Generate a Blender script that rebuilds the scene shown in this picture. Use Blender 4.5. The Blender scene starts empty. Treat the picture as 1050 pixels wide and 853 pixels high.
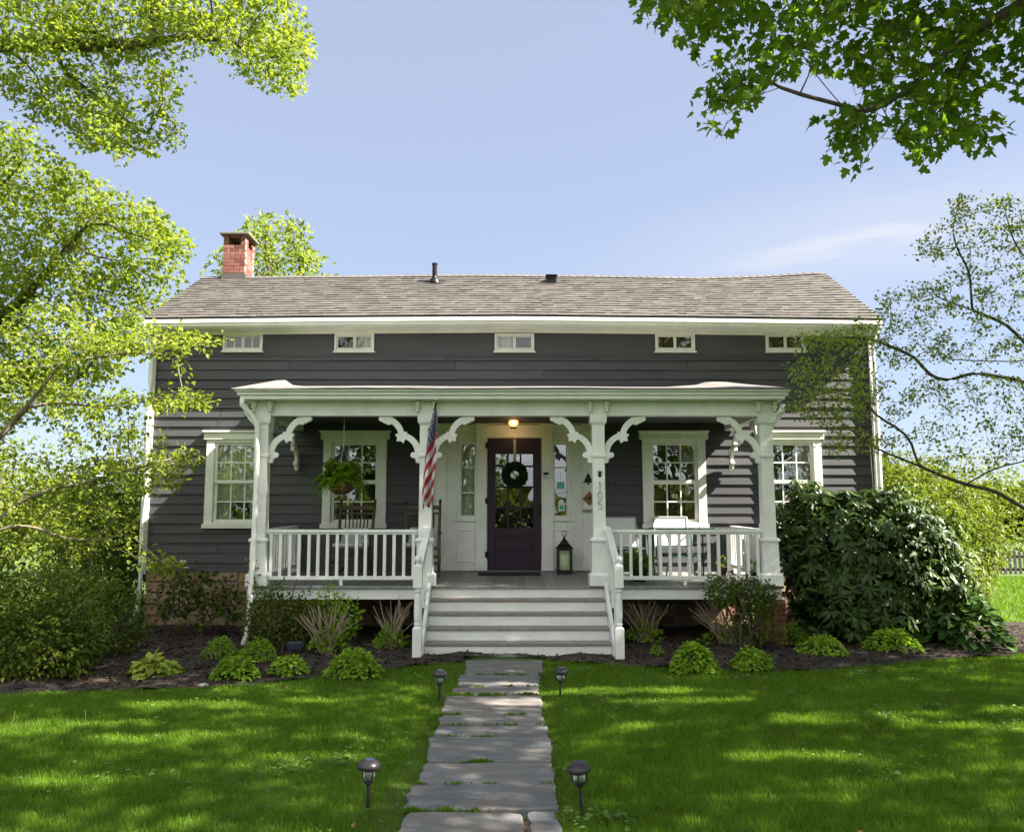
import bpy, math, random
import numpy as np
from mathutils import Vector, Matrix
random.seed(7)
RNG = np.random.default_rng(11)
S = bpy.context.scene
COL = S.collection
PI = math.pi

# ---------------------------------------------------------------- camera constants
FPX, TH = 880.0, math.radians(6.9)
CAM = np.array((0.0, -14.0, 1.7))
def at(px, py, Y):
    """point on the vertical plane y = Y seen at photo position (px, py)"""
    u = (px - 525) / FPX; v = (426.5 - py) / FPX
    d = np.array((u, math.cos(TH) - v * math.sin(TH), math.sin(TH) + v * math.cos(TH)))
    return CAM + d * ((Y - CAM[1]) / d[1])
def ground_at(px, py, z=0.0):
    u = (px - 525) / FPX; v = (426.5 - py) / FPX
    d = np.array((u, math.cos(TH) - v * math.sin(TH), math.sin(TH) + v * math.cos(TH)))
    return CAM + d * ((z - CAM[2]) / d[2])
def project(P):
    D = np.asarray(P) - CAM
    cz = D[..., 1] * math.cos(TH) + D[..., 2] * math.sin(TH)
    cy = -D[..., 1] * math.sin(TH) + D[..., 2] * math.cos(TH)
    return 525 + FPX * D[..., 0] / cz, 426.5 - FPX * cy / cz, cz
def in_poly(x, y, poly):
    x = np.asarray(x); y = np.asarray(y); r = np.zeros(x.shape, bool)
    n = len(poly)
    for i in range(n):
        x1, y1 = poly[i]; x2, y2 = poly[(i + 1) % n]
        c = (y1 > y) != (y2 > y)
        r ^= c & (x < (x2 - x1) * (y - y1) / ((y2 - y1) or 1e-9) + x1)
    return r
def unit(a):
    a = np.asarray(a, float)
    return a / np.maximum(np.linalg.norm(a, axis=-1, keepdims=True), 1e-9)

# ---------------------------------------------------------------- scene helpers
def tag(o, label=None, cat=None, group=None, kind=None):
    if label: o['label'] = label
    if cat: o['category'] = cat
    if group: o['group'] = group
    if kind: o['kind'] = kind
    return o
def empty(name, loc=(0, 0, 0), rz=0.0):
    o = bpy.data.objects.new(name, None); o.empty_display_size = .2
    COL.objects.link(o); o.location = loc; o.rotation_euler = (0, 0, rz)
    return o
def thing(name, label, cat, loc=(0, 0, 0), rz=0.0, group=None):
    return tag(empty(name, loc, rz), label, cat, group)
def copy_tree(o, parent=None):
    c = o.copy(); COL.objects.link(c)
    if parent is not None: c.parent = parent
    for ch in [x for x in S.objects if x.parent == o]:
        copy_tree(ch, c)
    return c

class MB:
    """mesh builder"""
    def __init__(s): s.V = []; s.F = []; s.n = 0; s.UV = None
    def add(s, v, faces):
        v = np.asarray(v, float).reshape(-1, 3)
        s.V.append(v)
        if isinstance(faces, np.ndarray): s.F.append(faces + s.n)
        else:
            by = {}
            for f in faces: by.setdefault(len(f), []).append(f)
            for k, fs in by.items(): s.F.append(np.array(fs) + s.n)
        s.n += len(v); return s
    def box(s, x0, x1, y0, y1, z0, z1):
        return s.hexa([(x0, y0, z0), (x1, y0, z0), (x1, y1, z0), (x0, y1, z0), (x0, y0, z1), (x1, y0, z1), (x1, y1, z1), (x0, y1, z1)])
    def hexa(s, v):
        return s.add(v, [(3, 2, 1, 0), (4, 5, 6, 7), (0, 1, 5, 4), (1, 2, 6, 5), (2, 3, 7, 6), (3, 0, 4, 7)])
    def bar(s, a, b, w, h=None, up=(0, 0, 1)):
        h = h or w; a = np.array(a, float); b = np.array(b, float)
        d = unit(b - a); u = np.array(up, float)
        if abs(np.dot(u, d)) > .97: u = np.array((0, 1., 0))
        sx = unit(np.cross(d, u)); u = np.cross(sx, d)
        P = []
        for q in (a, b):
            for i, j in ((-1, -1), (1, -1), (1, 1), (-1, 1)):
                P.append(q + sx * i * w / 2 + u * j * h / 2)
        return s.add(P, [(0, 1, 2, 3), (7, 6, 5, 4), (0, 4, 5, 1), (1, 5, 6, 2), (2, 6, 7, 3), (3, 7, 4, 0)])
    def quad(s, a, b, c, d): return s.add([a, b, c, d], [(0, 1, 2, 3)])
    def tube(s, pts, r, n=6, cap=True):
        pts = np.asarray(pts, float); m = len(pts)
        r = np.broadcast_to(np.asarray(r, float), (m,))
        t = np.zeros_like(pts); t[1:-1] = pts[2:] - pts[:-2]; t[0] = pts[1] - pts[0]; t[-1] = pts[-1] - pts[-2]
        t = unit(t)
        ref = np.array((0, 0, 1.)) if abs(t[0][2]) < .9 else np.array((1., 0, 0))
        a = unit(np.cross(t, ref)); bad = np.linalg.norm(np.cross(t, ref), axis=1) < 1e-3
        if bad.any(): a[bad] = (0, 1, 0)
        b = np.cross(t, a)
        ang = np.arange(n) * 2 * PI / n
        v = pts[:, None] + r[:, None, None] * (np.cos(ang)[None, :, None] * a[:, None] + np.sin(ang)[None, :, None] * b[:, None])
        i = np.arange(m - 1)[:, None] * n; j = np.arange(n)[None]; k = (j + 1) % n
        f = np.stack([i + j, i + k, i + n + k, i + n + j], -1).reshape(-1, 4)
        base = s.n; s.add(v.reshape(-1, 3), f)
        if cap and n > 2:
            s.F.append(np.array([list(range(n))[::-1]]) + base)
            s.F.append(np.array([list(range(n))]) + base + (m - 1) * n)
        return s
    def lathe(s, prof, n=16, c=(0, 0, 0), sq=False):
        """prof: list of (r, z); sq: square section"""
        off = PI / 4 if sq else 0; n = 4 if sq else n
        ang = np.arange(n) * 2 * PI / n + off
        k = math.sqrt(2) if sq else 1
        v = np.array([[(c[0] + r * k * math.cos(a), c[1] + r * k * math.sin(a), c[2] + z) for a in ang] for r, z in prof])
        m = len(prof)
        i = np.arange(m - 1)[:, None] * n; j = np.arange(n)[None]; q = (j + 1) % n
        f = np.stack([i + j, i + q, i + n + q, i + n + j], -1).reshape(-1, 4)
        base = s.n; s.add(v.reshape(-1, 3), f)
        s.F.append(np.array([list(range(n))[::-1]]) + base); s.F.append(np.array([list(range(n))]) + base + (m - 1) * n)
        return s
    def prism(s, poly, o, ux, uy, t):
        """2d polygon extruded by vector t; o origin, ux, uy plane axes"""
        o = np.array(o, float); ux = np.array(ux, float); uy = np.array(uy, float); t = np.array(t, float)
        a = np.array([o + ux * p[0] + uy * p[1] for p in poly]); n = len(poly)
        f = [tuple(range(n)), tuple(range(2 * n - 1, n - 1, -1))] + [(i, i + n, (i + 1) % n + n, (i + 1) % n) for i in range(n)]
        return s.add(np.vstack([a, a + t]), f)
    def band(s, cl, w, o, ux, uy, t):
        """strip of width w along a 2d centre line, extruded (quads only)"""
        cl = np.array(cl, float); d = np.zeros_like(cl); d[1:-1] = cl[2:] - cl[:-2]; d[0] = cl[1] - cl[0]; d[-1] = cl[-1] - cl[-2]
        d = unit(d); nrm = np.stack([-d[:, 1], d[:, 0]], 1); w = np.broadcast_to(w, (len(cl),))[:, None]
        L = cl + nrm * w / 2; R = cl - nrm * w / 2
        for i in range(len(cl) - 1):
            s.prism([L[i], L[i + 1], R[i + 1], R[i]], o, ux, uy, t)
        return s
    def leaves(s, pos, axis, normal, size, tmpl):
        tv, tf = tmpl
        pos = np.asarray(pos); axis = unit(axis); side = unit(np.cross(axis, normal)); nrm = np.cross(side, axis)
        size = np.broadcast_to(size, (len(pos),))[:, None, None]
        v = pos[:, None] + size * (tv[None, :, 0:1] * side[:, None] + tv[None, :, 1:2] * axis[:, None] + tv[None, :, 2:3] * nrm[:, None])
        k = len(tv); offs = np.arange(len(pos))[:, None, None] * k
        base = s.n
        s.V.append(v.reshape(-1, 3)); s.n += v.shape[0] * k
        by = {}
        for f in tf: by.setdefault(len(f), []).append(f)
        for q, fs in by.items(): s.F.append((np.array(fs)[None] + offs + base).reshape(-1, q))
        return s
    def build(s, name, mat, parent=None, smooth=False, bevel=0.0, shift=None):
        V = np.vstack(s.V) if s.V else np.zeros((0, 3))
        if shift is not None: V = V - np.asarray(shift)
        me = bpy.data.meshes.new(name)
        me.vertices.add(len(V)); me.vertices.foreach_set('co', V.astype(np.float32).ravel())
        lv = np.concatenate([f.ravel() for f in s.F]).astype(np.int32)
        tot = np.concatenate([np.full(len(f), f.shape[1]) for f in s.F]).astype(np.int32)
        st = np.concatenate([[0], np.cumsum(tot)[:-1]]).astype(np.int32)
        me.loops.add(len(lv)); me.loops.foreach_set('vertex_index', lv)
        me.polygons.add(len(tot)); me.polygons.foreach_set('loop_start', st)
        me.polygons.foreach_set('use_smooth', np.full(len(tot), bool(smooth)))
        me.update(calc_edges=True)
        me.materials.append(mat)
        o = bpy.data.objects.new(name, me); COL.objects.link(o)
        if parent is not None: o.parent = parent
        if bevel:
            m = o.modifiers.new('bevel', 'BEVEL'); m.width = bevel; m.segments = 2; m.limit_method = 'ANGLE'; m.angle_limit = .6
        return o

# leaf templates (x across, y along, z up)
LEAF4 = (np.array([(0, 0, 0), (-.27, .42, .07), (0, 1, -.12), (.27, .42, .07)], float), [(0, 3, 2, 1)][:0] + [(0, 2, 1), (0, 3, 2)])
LEAF_LONG = (np.array([(0, 0, 0), (-.15, .35, .03), (-.16, .65, -.02), (0, 1, -.16), (.16, .65, -.02), (.15, .35, .03), (0, .36, 0), (0, .66, -.06)], float),
             [(0, 6, 1), (6, 7, 2, 1), (7, 3, 2), (0, 5, 6), (6, 5, 4, 7), (7, 4, 3)])
LEAF_WIDE = (np.array([(0, 0, 0), (-.3, .3, .08), (-.27, .62, .02), (0, 1, -.2), (.27, .62, .02), (.3, .3, .08), (0, .33, 0), (0, .66, -.06)], float),
             [(0, 6, 1), (6, 7, 2, 1), (7, 3, 2), (0, 5, 6), (6, 5, 4, 7), (7, 4, 3)])
_mp = [(0, 0), (-.18, .02), (-.42, -.02), (-.33, .2), (-.55, .48), (-.3, .44), (-.2, .52), (-.24, .72), (0, 1.0), (.24, .72), (.2, .52), (.3, .44), (.55, .48), (.33, .2), (.42, -.02), (.18, .02)]
_mv = np.array([(x, y, -.22 * abs(x) - .12 * y * y) for x, y in _mp] + [(0, .3, .02)], float)
LEAF_MAPLE = (_mv, [(16, i + 1, i) for i in range(15)] + [(16, 0, 15)])
LEAF_QUAD = (np.array([(-.35, 0, 0), (.35, .1, .1), (.4, .9, -.05), (-.25, 1, .1)], float), [(0, 1, 2, 3)])

# ---------------------------------------------------------------- materials
def nmat(name):
    m = bpy.data.materials.new(name); m.use_nodes = True
    nt = m.node_tree; nt.nodes.clear()
    out = nt.nodes.new('ShaderNodeOutputMaterial'); b = nt.nodes.new('ShaderNodeBsdfPrincipled')
    nt.links.new(b.outputs[0], out.inputs[0])
    return m, nt, b, out
def N(nt, t, **kw):
    n = nt.nodes.new(t)
    for k, v in kw.items():
        if k in n.inputs: n.inputs[k].default_value = v
        else: setattr(n, k, v)
    return n
def ramp(nt, fac, stops):
    r = nt.nodes.new('ShaderNodeValToRGB'); e = r.color_ramp.elements
    while len(e) < len(stops): e.new(.5)
    for i, (p, c) in enumerate(stops):
        e[i].position = p; e[i].color = (*c, 1) if len(c) == 3 else c
    nt.links.new(fac, r.inputs[0]); return r.outputs[0]
def coords(nt, scale=(1, 1, 1), kind='Object'):
    tc = nt.nodes.new('ShaderNodeTexCoord'); mp = nt.nodes.new('ShaderNodeMapping')
    mp.inputs['Scale'].default_value = scale
    nt.links.new(tc.outputs[kind], mp.inputs[0]); return mp.outputs[0]
def noise(nt, vec, scale, detail=4, rough=.55):
    n = nt.nodes.new('ShaderNodeTexNoise'); n.inputs['Scale'].default_value = scale; n.inputs['Detail'].default_value = detail
    n.inputs['Roughness'].default_value = rough
    if vec is not None: nt.links.new(vec, n.inputs['Vector'])
    return n.outputs[0]
def mixc(nt, fac, a, b, mode='MIX'):
    m = nt.nodes.new('ShaderNodeMix'); m.data_type = 'RGBA'; m.blend_type = mode
    for sock, v in ((m.inputs[0], fac), (m.inputs[6], a), (m.inputs[7], b)):
        if isinstance(v, (int, float)): sock.default_value = v
        elif isinstance(v, tuple): sock.default_value = (*v, 1) if len(v) == 3 else v
        else: nt.links.new(v, sock)
    return m.outputs[2]
def math_(nt, op, a, b=None, c=None):
    m = nt.nodes.new('ShaderNodeMath'); m.operation = op
    for i, v in enumerate((a, b, c)):
        if v is None: continue
        if isinstance(v, (int, float)): m.inputs[i].default_value = v
        else: nt.links.new(v, m.inputs[i])
    return m.outputs[0]
def bump(nt, b, h, strength=.3, dist=.01):
    n = nt.nodes.new('ShaderNodeBump'); n.inputs['Strength'].default_value = strength; n.inputs['Distance'].default_value = dist
    nt.links.new(h, n.inputs['Height']); nt.links.new(n.outputs[0], b.inputs['Normal'])
def simple(name, col, rough=.5, metal=0.0, var=.12, scale=6.0, bmp=.15, bscale=60, stretch=(1, 1, 1), spec=.5):
    m, nt, b, out = nmat(name)
    v = coords(nt, stretch); n = noise(nt, v, scale, 5)
    c1 = tuple(max(0, x * (1 - var)) for x in col); c2 = tuple(min(1, x * (1 + var)) for x in col)
    nt.links.new(ramp(nt, n, [(.3, c1), (.7, c2)]), b.inputs['Base Color'])
    b.inputs['Roughness'].default_value = rough; b.inputs['Metallic'].default_value = metal
    b.inputs['Specular IOR Level'].default_value = spec
    if bmp: bump(nt, b, noise(nt, v, bscale, 3), bmp, .004)
    return m
def leafmat(name, c1, c2, trans=.35, rough=.55, tint=(1.25, 1.25, .6), spec=.25):
    m, nt, b, out = nmat(name)
    g = nt.nodes.new('ShaderNodeNewGeometry')
    col = ramp(nt, g.outputs['Random Per Island'], [(0, c1), (1, c2)])
    p = noise(nt, coords(nt), 1.1, 3)
    col = mixc(nt, 1.0, col, ramp(nt, p, [(.3, (.85, .85, .85)), (.7, (1.12, 1.12, 1.05))]), 'MULTIPLY')
    nt.links.new(col, b.inputs['Base Color'])
    b.inputs['Roughness'].default_value = rough; b.inputs['Specular IOR Level'].default_value = spec
    if trans:
        t = nt.nodes.new('ShaderNodeBsdfTranslucent'); nt.links.new(mixc(nt, 1.0, col, tint, 'MULTIPLY'), t.inputs[0])
        mx = nt.nodes.new('ShaderNodeMixShader'); mx.inputs[0].default_value = trans
        nt.links.new(b.outputs[0], mx.inputs[1]); nt.links.new(t.outputs[0], mx.inputs[2]); nt.links.new(mx.outputs[0], out.inputs[0])
    return m
def whitepaint(name, col=(.82, .825, .80), wear=.25, stretch=(1, 1, 1)):
    m, nt, b, out = nmat(name)
    v = coords(nt, stretch)
    n1 = noise(nt, v, 3.0, 6, .65); n2 = noise(nt, v, 22, 5, .7)
    c = ramp(nt, n1, [(.3, tuple(x * .82 for x in col)), (.65, col)])
    st = ramp(nt, n2, [(.62 - .1 * wear, (0, 0, 0)), (.74 - .1 * wear, (1, 1, 1))])
    c = mixc(nt, math_(nt, 'MULTIPLY', st, .25 + .55 * wear), c, (.30, .26, .21))
    nt.links.new(c, b.inputs['Base Color']); b.inputs['Roughness'].default_value = .42
    bump(nt, b, n2, .12, .004)
    return m

M = {}
M['white'] = whitepaint('white_paint')
M['white_worn'] = whitepaint('worn_white_paint', wear=.3, stretch=(1, 1, 3))
M['trim'] = whitepaint('window_trim_paint', (.79, .79, .74))
def siding_mat():
    m, nt, b, out = nmat('charcoal_clapboard')
    v = coords(nt, (.6, .6, 4)); n1 = noise(nt, v, 2.2, 6, .7); n2 = noise(nt, coords(nt, (2, 2, 30)), 4, 5, .7)
    g = nt.nodes.new('ShaderNodeNewGeometry')
    c = ramp(nt, n1, [(.3, (.037, .038, .044)), (.7, (.052, .053, .060))])
    c = mixc(nt, 1.0, c, ramp(nt, g.outputs['Random Per Island'], [(0, (.78, .79, .82)), (1, (1.16, 1.14, 1.12))]), 'MULTIPLY')
    nt.links.new(c, b.inputs['Base Color']); b.inputs['Roughness'].default_value = .55
    bump(nt, b, n2, .25, .006); return m
M['siding'] = siding_mat()
def shingle_mat():
    m, nt, b, out = nmat('asphalt_shingle')
    g = nt.nodes.new('ShaderNodeNewGeometry')
    v = coords(nt); n = noise(nt, v, 1.3, 5, .6); n2 = noise(nt, v, 180, 2)
    c = ramp(nt, g.outputs['Random Per Island'], [(0, (.080, .076, .072)), (.5, (.087, .082, .078)), (1, (.096, .091, .086))])
    c = mixc(nt, 1.0, c, ramp(nt, n, [(.3, (.8, .8, .8)), (.7, (1.15, 1.12, 1.1))]), 'MULTIPLY')
    c = mixc(nt, .5, c, mixc(nt, 1.0, c, ramp(nt, n2, [(.3, (.5, .5, .5)), (.7, (1.5, 1.5, 1.5))]), 'MULTIPLY'))
    nt.links.new(c, b.inputs['Base Color']); b.inputs['Roughness'].default_value = .9
    bump(nt, b, n2, .5, .006); return m
M['shingle'] = shingle_mat()
def glass_mat(name, refl=.22, tint=(.9, .93, .92)):
    m, nt, b, out = nmat(name)
    tr = nt.nodes.new('ShaderNodeBsdfTransparent'); tr.inputs[0].default_value = (*tint, 1)
    gl = nt.nodes.new('ShaderNodeBsdfGlossy'); gl.inputs['Roughness'].default_value = .006
    gl.inputs[0].default_value = (.95, .96, .98, 1)
    bp = nt.nodes.new('ShaderNodeBump'); bp.inputs['Strength'].default_value = .06; bp.inputs['Distance'].default_value = .02
    nt.links.new(noise(nt, coords(nt), 3.2, 2), bp.inputs['Height']); nt.links.new(bp.outputs[0], gl.inputs['Normal'])
    lw = nt.nodes.new('ShaderNodeLayerWeight'); lw.inputs[0].default_value = .35
    f = math_(nt, 'MULTIPLY_ADD', lw.outputs['Fresnel'], .6, refl)
    f = math_(nt, 'MINIMUM', f, 1.0)
    mx = nt.nodes.new('ShaderNodeMixShader'); nt.links.new(f, mx.inputs[0]); nt.links.new(tr.outputs[0], mx.inputs[1]); nt.links.new(gl.outputs[0], mx.inputs[2])
    nt.links.new(mx.outputs[0], out.inputs[0]); nt.nodes.remove(b); return m
M['glass'] = glass_mat('old_window_glass')
M['clear'] = glass_mat('thin_clear_glass', .08)
M['tealglass'] = glass_mat('teal_table_glass', .12, (.62, .82, .80))
M['atticglass'] = glass_mat('attic_window_glass', .07)
M['cream'] = simple('cream_lace', (.78, .74, .58), .9, var=.15, scale=9, stretch=(6, 6, .5))
M['room'] = simple('dim_room', (.03, .027, .024), .9, bmp=0)  # dark colour standing in for the shade of unlit rooms
M['curtain'] = simple('sheer_curtain', (.72, .74, .62), .9, var=.2, scale=9, stretch=(6, 6, .5), bmp=.3, bscale=14)
M['drape'] = simple('brown_drape', (.16, .10, .06), .9, var=.3, scale=9, stretch=(6, 6, .5))
M['door'] = simple('plum_door_paint', (.034, .018, .035), .5, var=.08, bmp=.05, spec=.25)
M['iron'] = simple('black_iron', (.014, .012, .012), .45, .6, bmp=.2)
M['darkwood'] = simple('weathered_brown_wood', (.085, .055, .035), .6, var=.35, scale=8, stretch=(4, 4, .6))
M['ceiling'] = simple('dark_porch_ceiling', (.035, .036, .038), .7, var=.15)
def boards_mat(name, col, w=.09, wear=.5):
    m, nt, b, out = nmat(name)
    v = coords(nt); sp = nt.nodes.new('ShaderNodeSeparateXYZ'); nt.links.new(v, sp.inputs[0])
    k = math_(nt, 'DIVIDE', sp.outputs[0], w); fr = math_(nt, 'FRACT', k); fl = math_(nt, 'FLOOR', k)
    wn = nt.nodes.new('ShaderNodeTexWhiteNoise'); wn.noise_dimensions = '1D'; nt.links.new(fl, wn.inputs['W'])
    n = noise(nt, coords(nt, (6, 1, 1)), 5, 6, .7)
    c = ramp(nt, n, [(.3, tuple(x * .72 for x in col)), (.7, tuple(x * 1.15 for x in col))])
    c = mixc(nt, 1.0, c, ramp(nt, wn.outputs[0], [(0, (.82, .82, .82)), (1, (1.12, 1.12, 1.12))]), 'MULTIPLY')
    gap = math_(nt, 'LESS_THAN', fr, .06)
    c = mixc(nt, math_(nt, 'MULTIPLY', gap, .8), c, (.03, .03, .03))
    nt.links.new(c, b.inputs['Base Color']); b.inputs['Roughness'].default_value = .5
    bump(nt, b, math_(nt, 'SUBTRACT', n, gap), .4, .004); return m
M['deck'] = boards_mat('grey_floor_boards', (.23, .235, .225))
def tread_mat():
    m, nt, b, out = nmat('worn_tread_paint'); n = noise(nt, coords(nt, (1, 2.5, 1)), 2.4, 7, .7); n2 = noise(nt, coords(nt, (1, 6, 1)), 14, 5, .7)
    c = ramp(nt, n2, [(.3, (.17, .165, .16)), (.7, (.30, .29, .28))])
    c = mixc(nt, ramp(nt, n, [(.52, (0, 0, 0)), (.66, (.8, .8, .8))]), c, (.30, .20, .12))
    nt.links.new(c, b.inputs['Base Color']); b.inputs['Roughness'].default_value = .6; bump(nt, b, n2, .3, .004); return m
M['tread'] = tread_mat()
_unused = simple('worn_grey_tread_paint', (.27, .26, .25), .5, var=.35, scale=5, stretch=(1, 5, 1), bmp=.3, bscale=30)
def brick_mat():
    m, nt, b, out = nmat('red_brick')
    v = coords(nt)
    g = nt.nodes.new('ShaderNodeNewGeometry')
    n = noise(nt, v, 30, 5, .7)
    c = ramp(nt, g.outputs['Random Per Island'], [(0, (.13, .040, .032)), (.6, (.19, .066, .053)), (1, (.27, .125, .10))])
    c = mixc(nt, .5, c, mixc(nt, 1.0, c, ramp(nt, n, [(.3, (.5, .5, .5)), (.7, (1.6, 1.6, 1.6))]), 'MULTIPLY'))
    nt.links.new(c, b.inputs['Base Color']); b.inputs['Roughness'].default_value = .9
    bump(nt, b, n, .5, .006); return m
M['brick'] = brick_mat()
M['mortar'] = simple('lime_mortar', (.30, .26, .22), .95, var=.2, scale=20, bmp=.5)
def stone_mat():
    m, nt, b, out = nmat('field_stone')
    v = coords(nt); g = nt.nodes.new('ShaderNodeNewGeometry'); n = noise(nt, v, 7, 8, .7)
    c = ramp(nt, g.outputs['Random Per Island'], [(0, (.24, .14, .08)), (.5, (.33, .22, .14)), (1, (.30, .25, .19))])
    c = mixc(nt, 1.0, c, ramp(nt, n, [(.25, (.5, .5, .5)), (.75, (1.35, 1.3, 1.25))]), 'MULTIPLY')
    nt.links.new(c, b.inputs['Base Color']); b.inputs['Roughness'].default_value = .9
    bump(nt, b, n, .8, .02); return m
M['stone'] = stone_mat()
def flag_stone_mat():
    m, nt, b, out = nmat('bluestone_slab')
    v = coords(nt); g = nt.nodes.new('ShaderNodeNewGeometry'); n = noise(nt, coords(nt, (1, 2.2, 1)), 3.2, 9, .72); n2 = noise(nt, v, 45, 4, .6)
    n3 = noise(nt, coords(nt, (.7, 2.5, 1)), 2.0, 6, .75)
    c = ramp(nt, g.outputs['Random Per Island'], [(0, (.112, .117, .124)), (.55, (.148, .149, .150)), (1, (.165, .155, .140))])
    c = mixc(nt, 1.0, c, ramp(nt, n, [(.3, (.55, .56, .58)), (.5, (.95, .95, .95)), (.7, (1.35, 1.28, 1.2))]), 'MULTIPLY')
    c = mixc(nt, ramp(nt, n3, [(.47, (0, 0, 0)), (.66, (.5, .5, .5))]), c, (.20, .15, .105))
    c = mixc(nt, ramp(nt, n2, [(.62, (0, 0, 0)), (.72, (.5, .5, .5))]), c, (.20, .195, .17))
    nt.links.new(c, b.inputs['Base Color']); b.inputs['Roughness'].default_value = .72
    h = math_(nt, 'MULTIPLY_ADD', n, 2.0, n2)
    bump(nt, b, h, .55, .012); return m
M['flagstone'] = flag_stone_mat()
def mulch_mat():
    m, nt, b, out = nmat('bark_mulch')
    v = coords(nt, (1, 1, 1)); vo = nt.nodes.new('ShaderNodeTexVoronoi'); vo.inputs['Scale'].default_value = 45; nt.links.new(v, vo.inputs['Vector'])
    n = noise(nt, v, 25, 6, .75); n2 = noise(nt, v, 1.4, 4)
    c = ramp(nt, n, [(.3, (.016, .011, .009)), (.55, (.042, .029, .023)), (.72, (.085, .06, .045))])
    c = mixc(nt, ramp(nt, n2, [(.55, (0, 0, 0)), (.75, (.5, .5, .5))]), c, (.10, .065, .045))
    nt.links.new(c, b.inputs['Base Color']); b.inputs['Roughness'].default_value = .95
    bump(nt, b, math_(nt, 'ADD', n, vo.outputs['Distance']), 1.0, .03); return m
M['mulch'] = mulch_mat()
M['chip'] = leafmat('mulch_chip', (.018, .012, .010), (.085, .06, .045), 0, .9)
def soil_mat():
    m, nt, b, out = nmat('lawn_soil')
    v = coords(nt); n = noise(nt, v, .35, 6, .6); n2 = noise(nt, v, 18, 6, .7)
    c = ramp(nt, n2, [(.3, (.028, .060, .007)), (.7, (.065, .12, .016))])
    c = mixc(nt, ramp(nt, n, [(.4, (0, 0, 0)), (.7, (.5, .5, .5))]), c, (.085, .11, .025))
    nt.links.new(c, b.inputs['Base Color']); b.inputs['Roughness'].default_value = .95; bump(nt, b, n2, .8, .03); return m
M['lawn'] = soil_mat()
M['dirt'] = simple('sandy_path_soil', (.17, .12, .075), .95, var=.4, scale=14, bmp=.8, bscale=60)
M['grass'] = leafmat('grass_blade', (.082, .178, .012), (.152, .265, .026), .5, .55, (1.3, 1.2, .5), .2)
M['drygrass'] = leafmat('dry_grass_blade', (.10, .10, .03), (.22, .17, .07), .3, .6)
def bark_mat(name, c1, c2, sc=8):
    m, nt, b, out = nmat(name); v = coords(nt, (1, 1, .3)); n = noise(nt, v, sc * 2, 8, .75)
    nt.links.new(ramp(nt, n, [(.3, c1), (.7, c2)]), b.inputs['Base Color']); b.inputs['Roughness'].default_value = .9
    bump(nt, b, n, .8, .02); return m
M['bark'] = bark_mat('grey_brown_bark', (.035, .026, .02), (.11, .09, .07))
M['palebark'] = bark_mat('pale_bark', (.10, .08, .055), (.24, .20, .15))
M['twig'] = bark_mat('dry_tan_stem', (.20, .15, .10), (.38, .31, .22))
M['maple_lit'] = leafmat('sunlit_spring_maple_leaf', (.145, .222, .020), (.28, .33, .045), .55, .55)  # lighter, yellower copy of the maple leaf, sunlight put into its colour
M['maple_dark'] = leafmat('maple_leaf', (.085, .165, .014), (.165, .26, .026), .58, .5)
M['dogwood'] = leafmat('dogwood_leaf', (.15, .215, .022), (.27, .33, .06), .5, .5)
M['rhodo'] = leafmat('rhododendron_leaf', (.018, .044, .007), (.055, .095, .015), .18, .42, spec=.30)
M['shrub'] = leafmat('dark_shrub_leaf', (.048, .082, .008), (.125, .165, .018), .32, .55)
M['lime'] = leafmat('lime_shrub_leaf', (.09, .14, .015), (.18, .215, .03), .4, .5)
M['hosta'] = leafmat('fresh_perennial_leaf', (.16, .30, .016), (.26, .40, .036), .4, .5)
M['hosta_var'] = leafmat('yellow_green_hosta_leaf', (.20, .28, .03), (.36, .40, .08), .3, .5)
M['hosta_dark'] = leafmat('deep_green_hosta_leaf', (.03, .075, .016), (.06, .12, .025), .25, .45)
M['fern'] = leafmat('fern_leaf', (.14, .26, .018), (.23, .36, .036), .5, .5)
M['wreath'] = leafmat('evergreen_wreath_leaf', (.012, .025, .012), (.03, .05, .022), .1, .5)
M['far'] = leafmat('distant_foliage', (.05, .085, .014), (.12, .15, .03), .3, .6)
M['dogwood_pale'] = leafmat('pale_dogwood_leaf', (.19, .25, .045), (.31, .36, .10), .5, .5)
M['fallen'] = leafmat('fallen_leaf', (.10, .06, .03), (.26, .18, .09), .1, .8)
M['petal'] = simple('white_petal', (.8, .8, .76), .6, bmp=0)
# ================================================================ GROUND
BED = [(-9.5, -6.2), (-6.2, -5.85), (-4.91, -5.5), (-3.6, -5.25), (-2.3, -4.75), (-1.6, -4.2), (-.96, -3.72), (-.56, -3.38), (-.5, -3.0), (.34, -3.0), (.42, -3.4),
       (.9, -3.66), (1.5, -3.85), (2.1, -4.08), (2.9, -4.13), (3.8, -3.98), (5.0, -3.42), (6.47, -2.9), (7.6, -2.3), (8.6, -1.2), (8.6, .6), (5.9, .6), (-9.5, .8)]
def smooth_poly(p, k=3):
    p = np.array(p)
    for _ in range(k):
        q = np.roll(p, -1, 0); p = np.stack([.75 * p + .25 * q, .25 * p + .75 * q], 1).reshape(-1, 2)
    return p
BEDS = smooth_poly(BED, 2)
def grid_sheet(x0, x1, y0, y1, nx, ny, zf):
    X, Y = np.meshgrid(np.linspace(x0, x1, nx), np.linspace(y0, y1, ny)); Z = zf(X, Y)
    v = np.stack([X, Y, Z], -1).reshape(-1, 3); i = np.arange(ny - 1)[:, None] * nx + np.arange(nx - 1)[None]
    return v, np.stack([i, i + 1, i + nx + 1, i + nx], -1).reshape(-1, 4)
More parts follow.
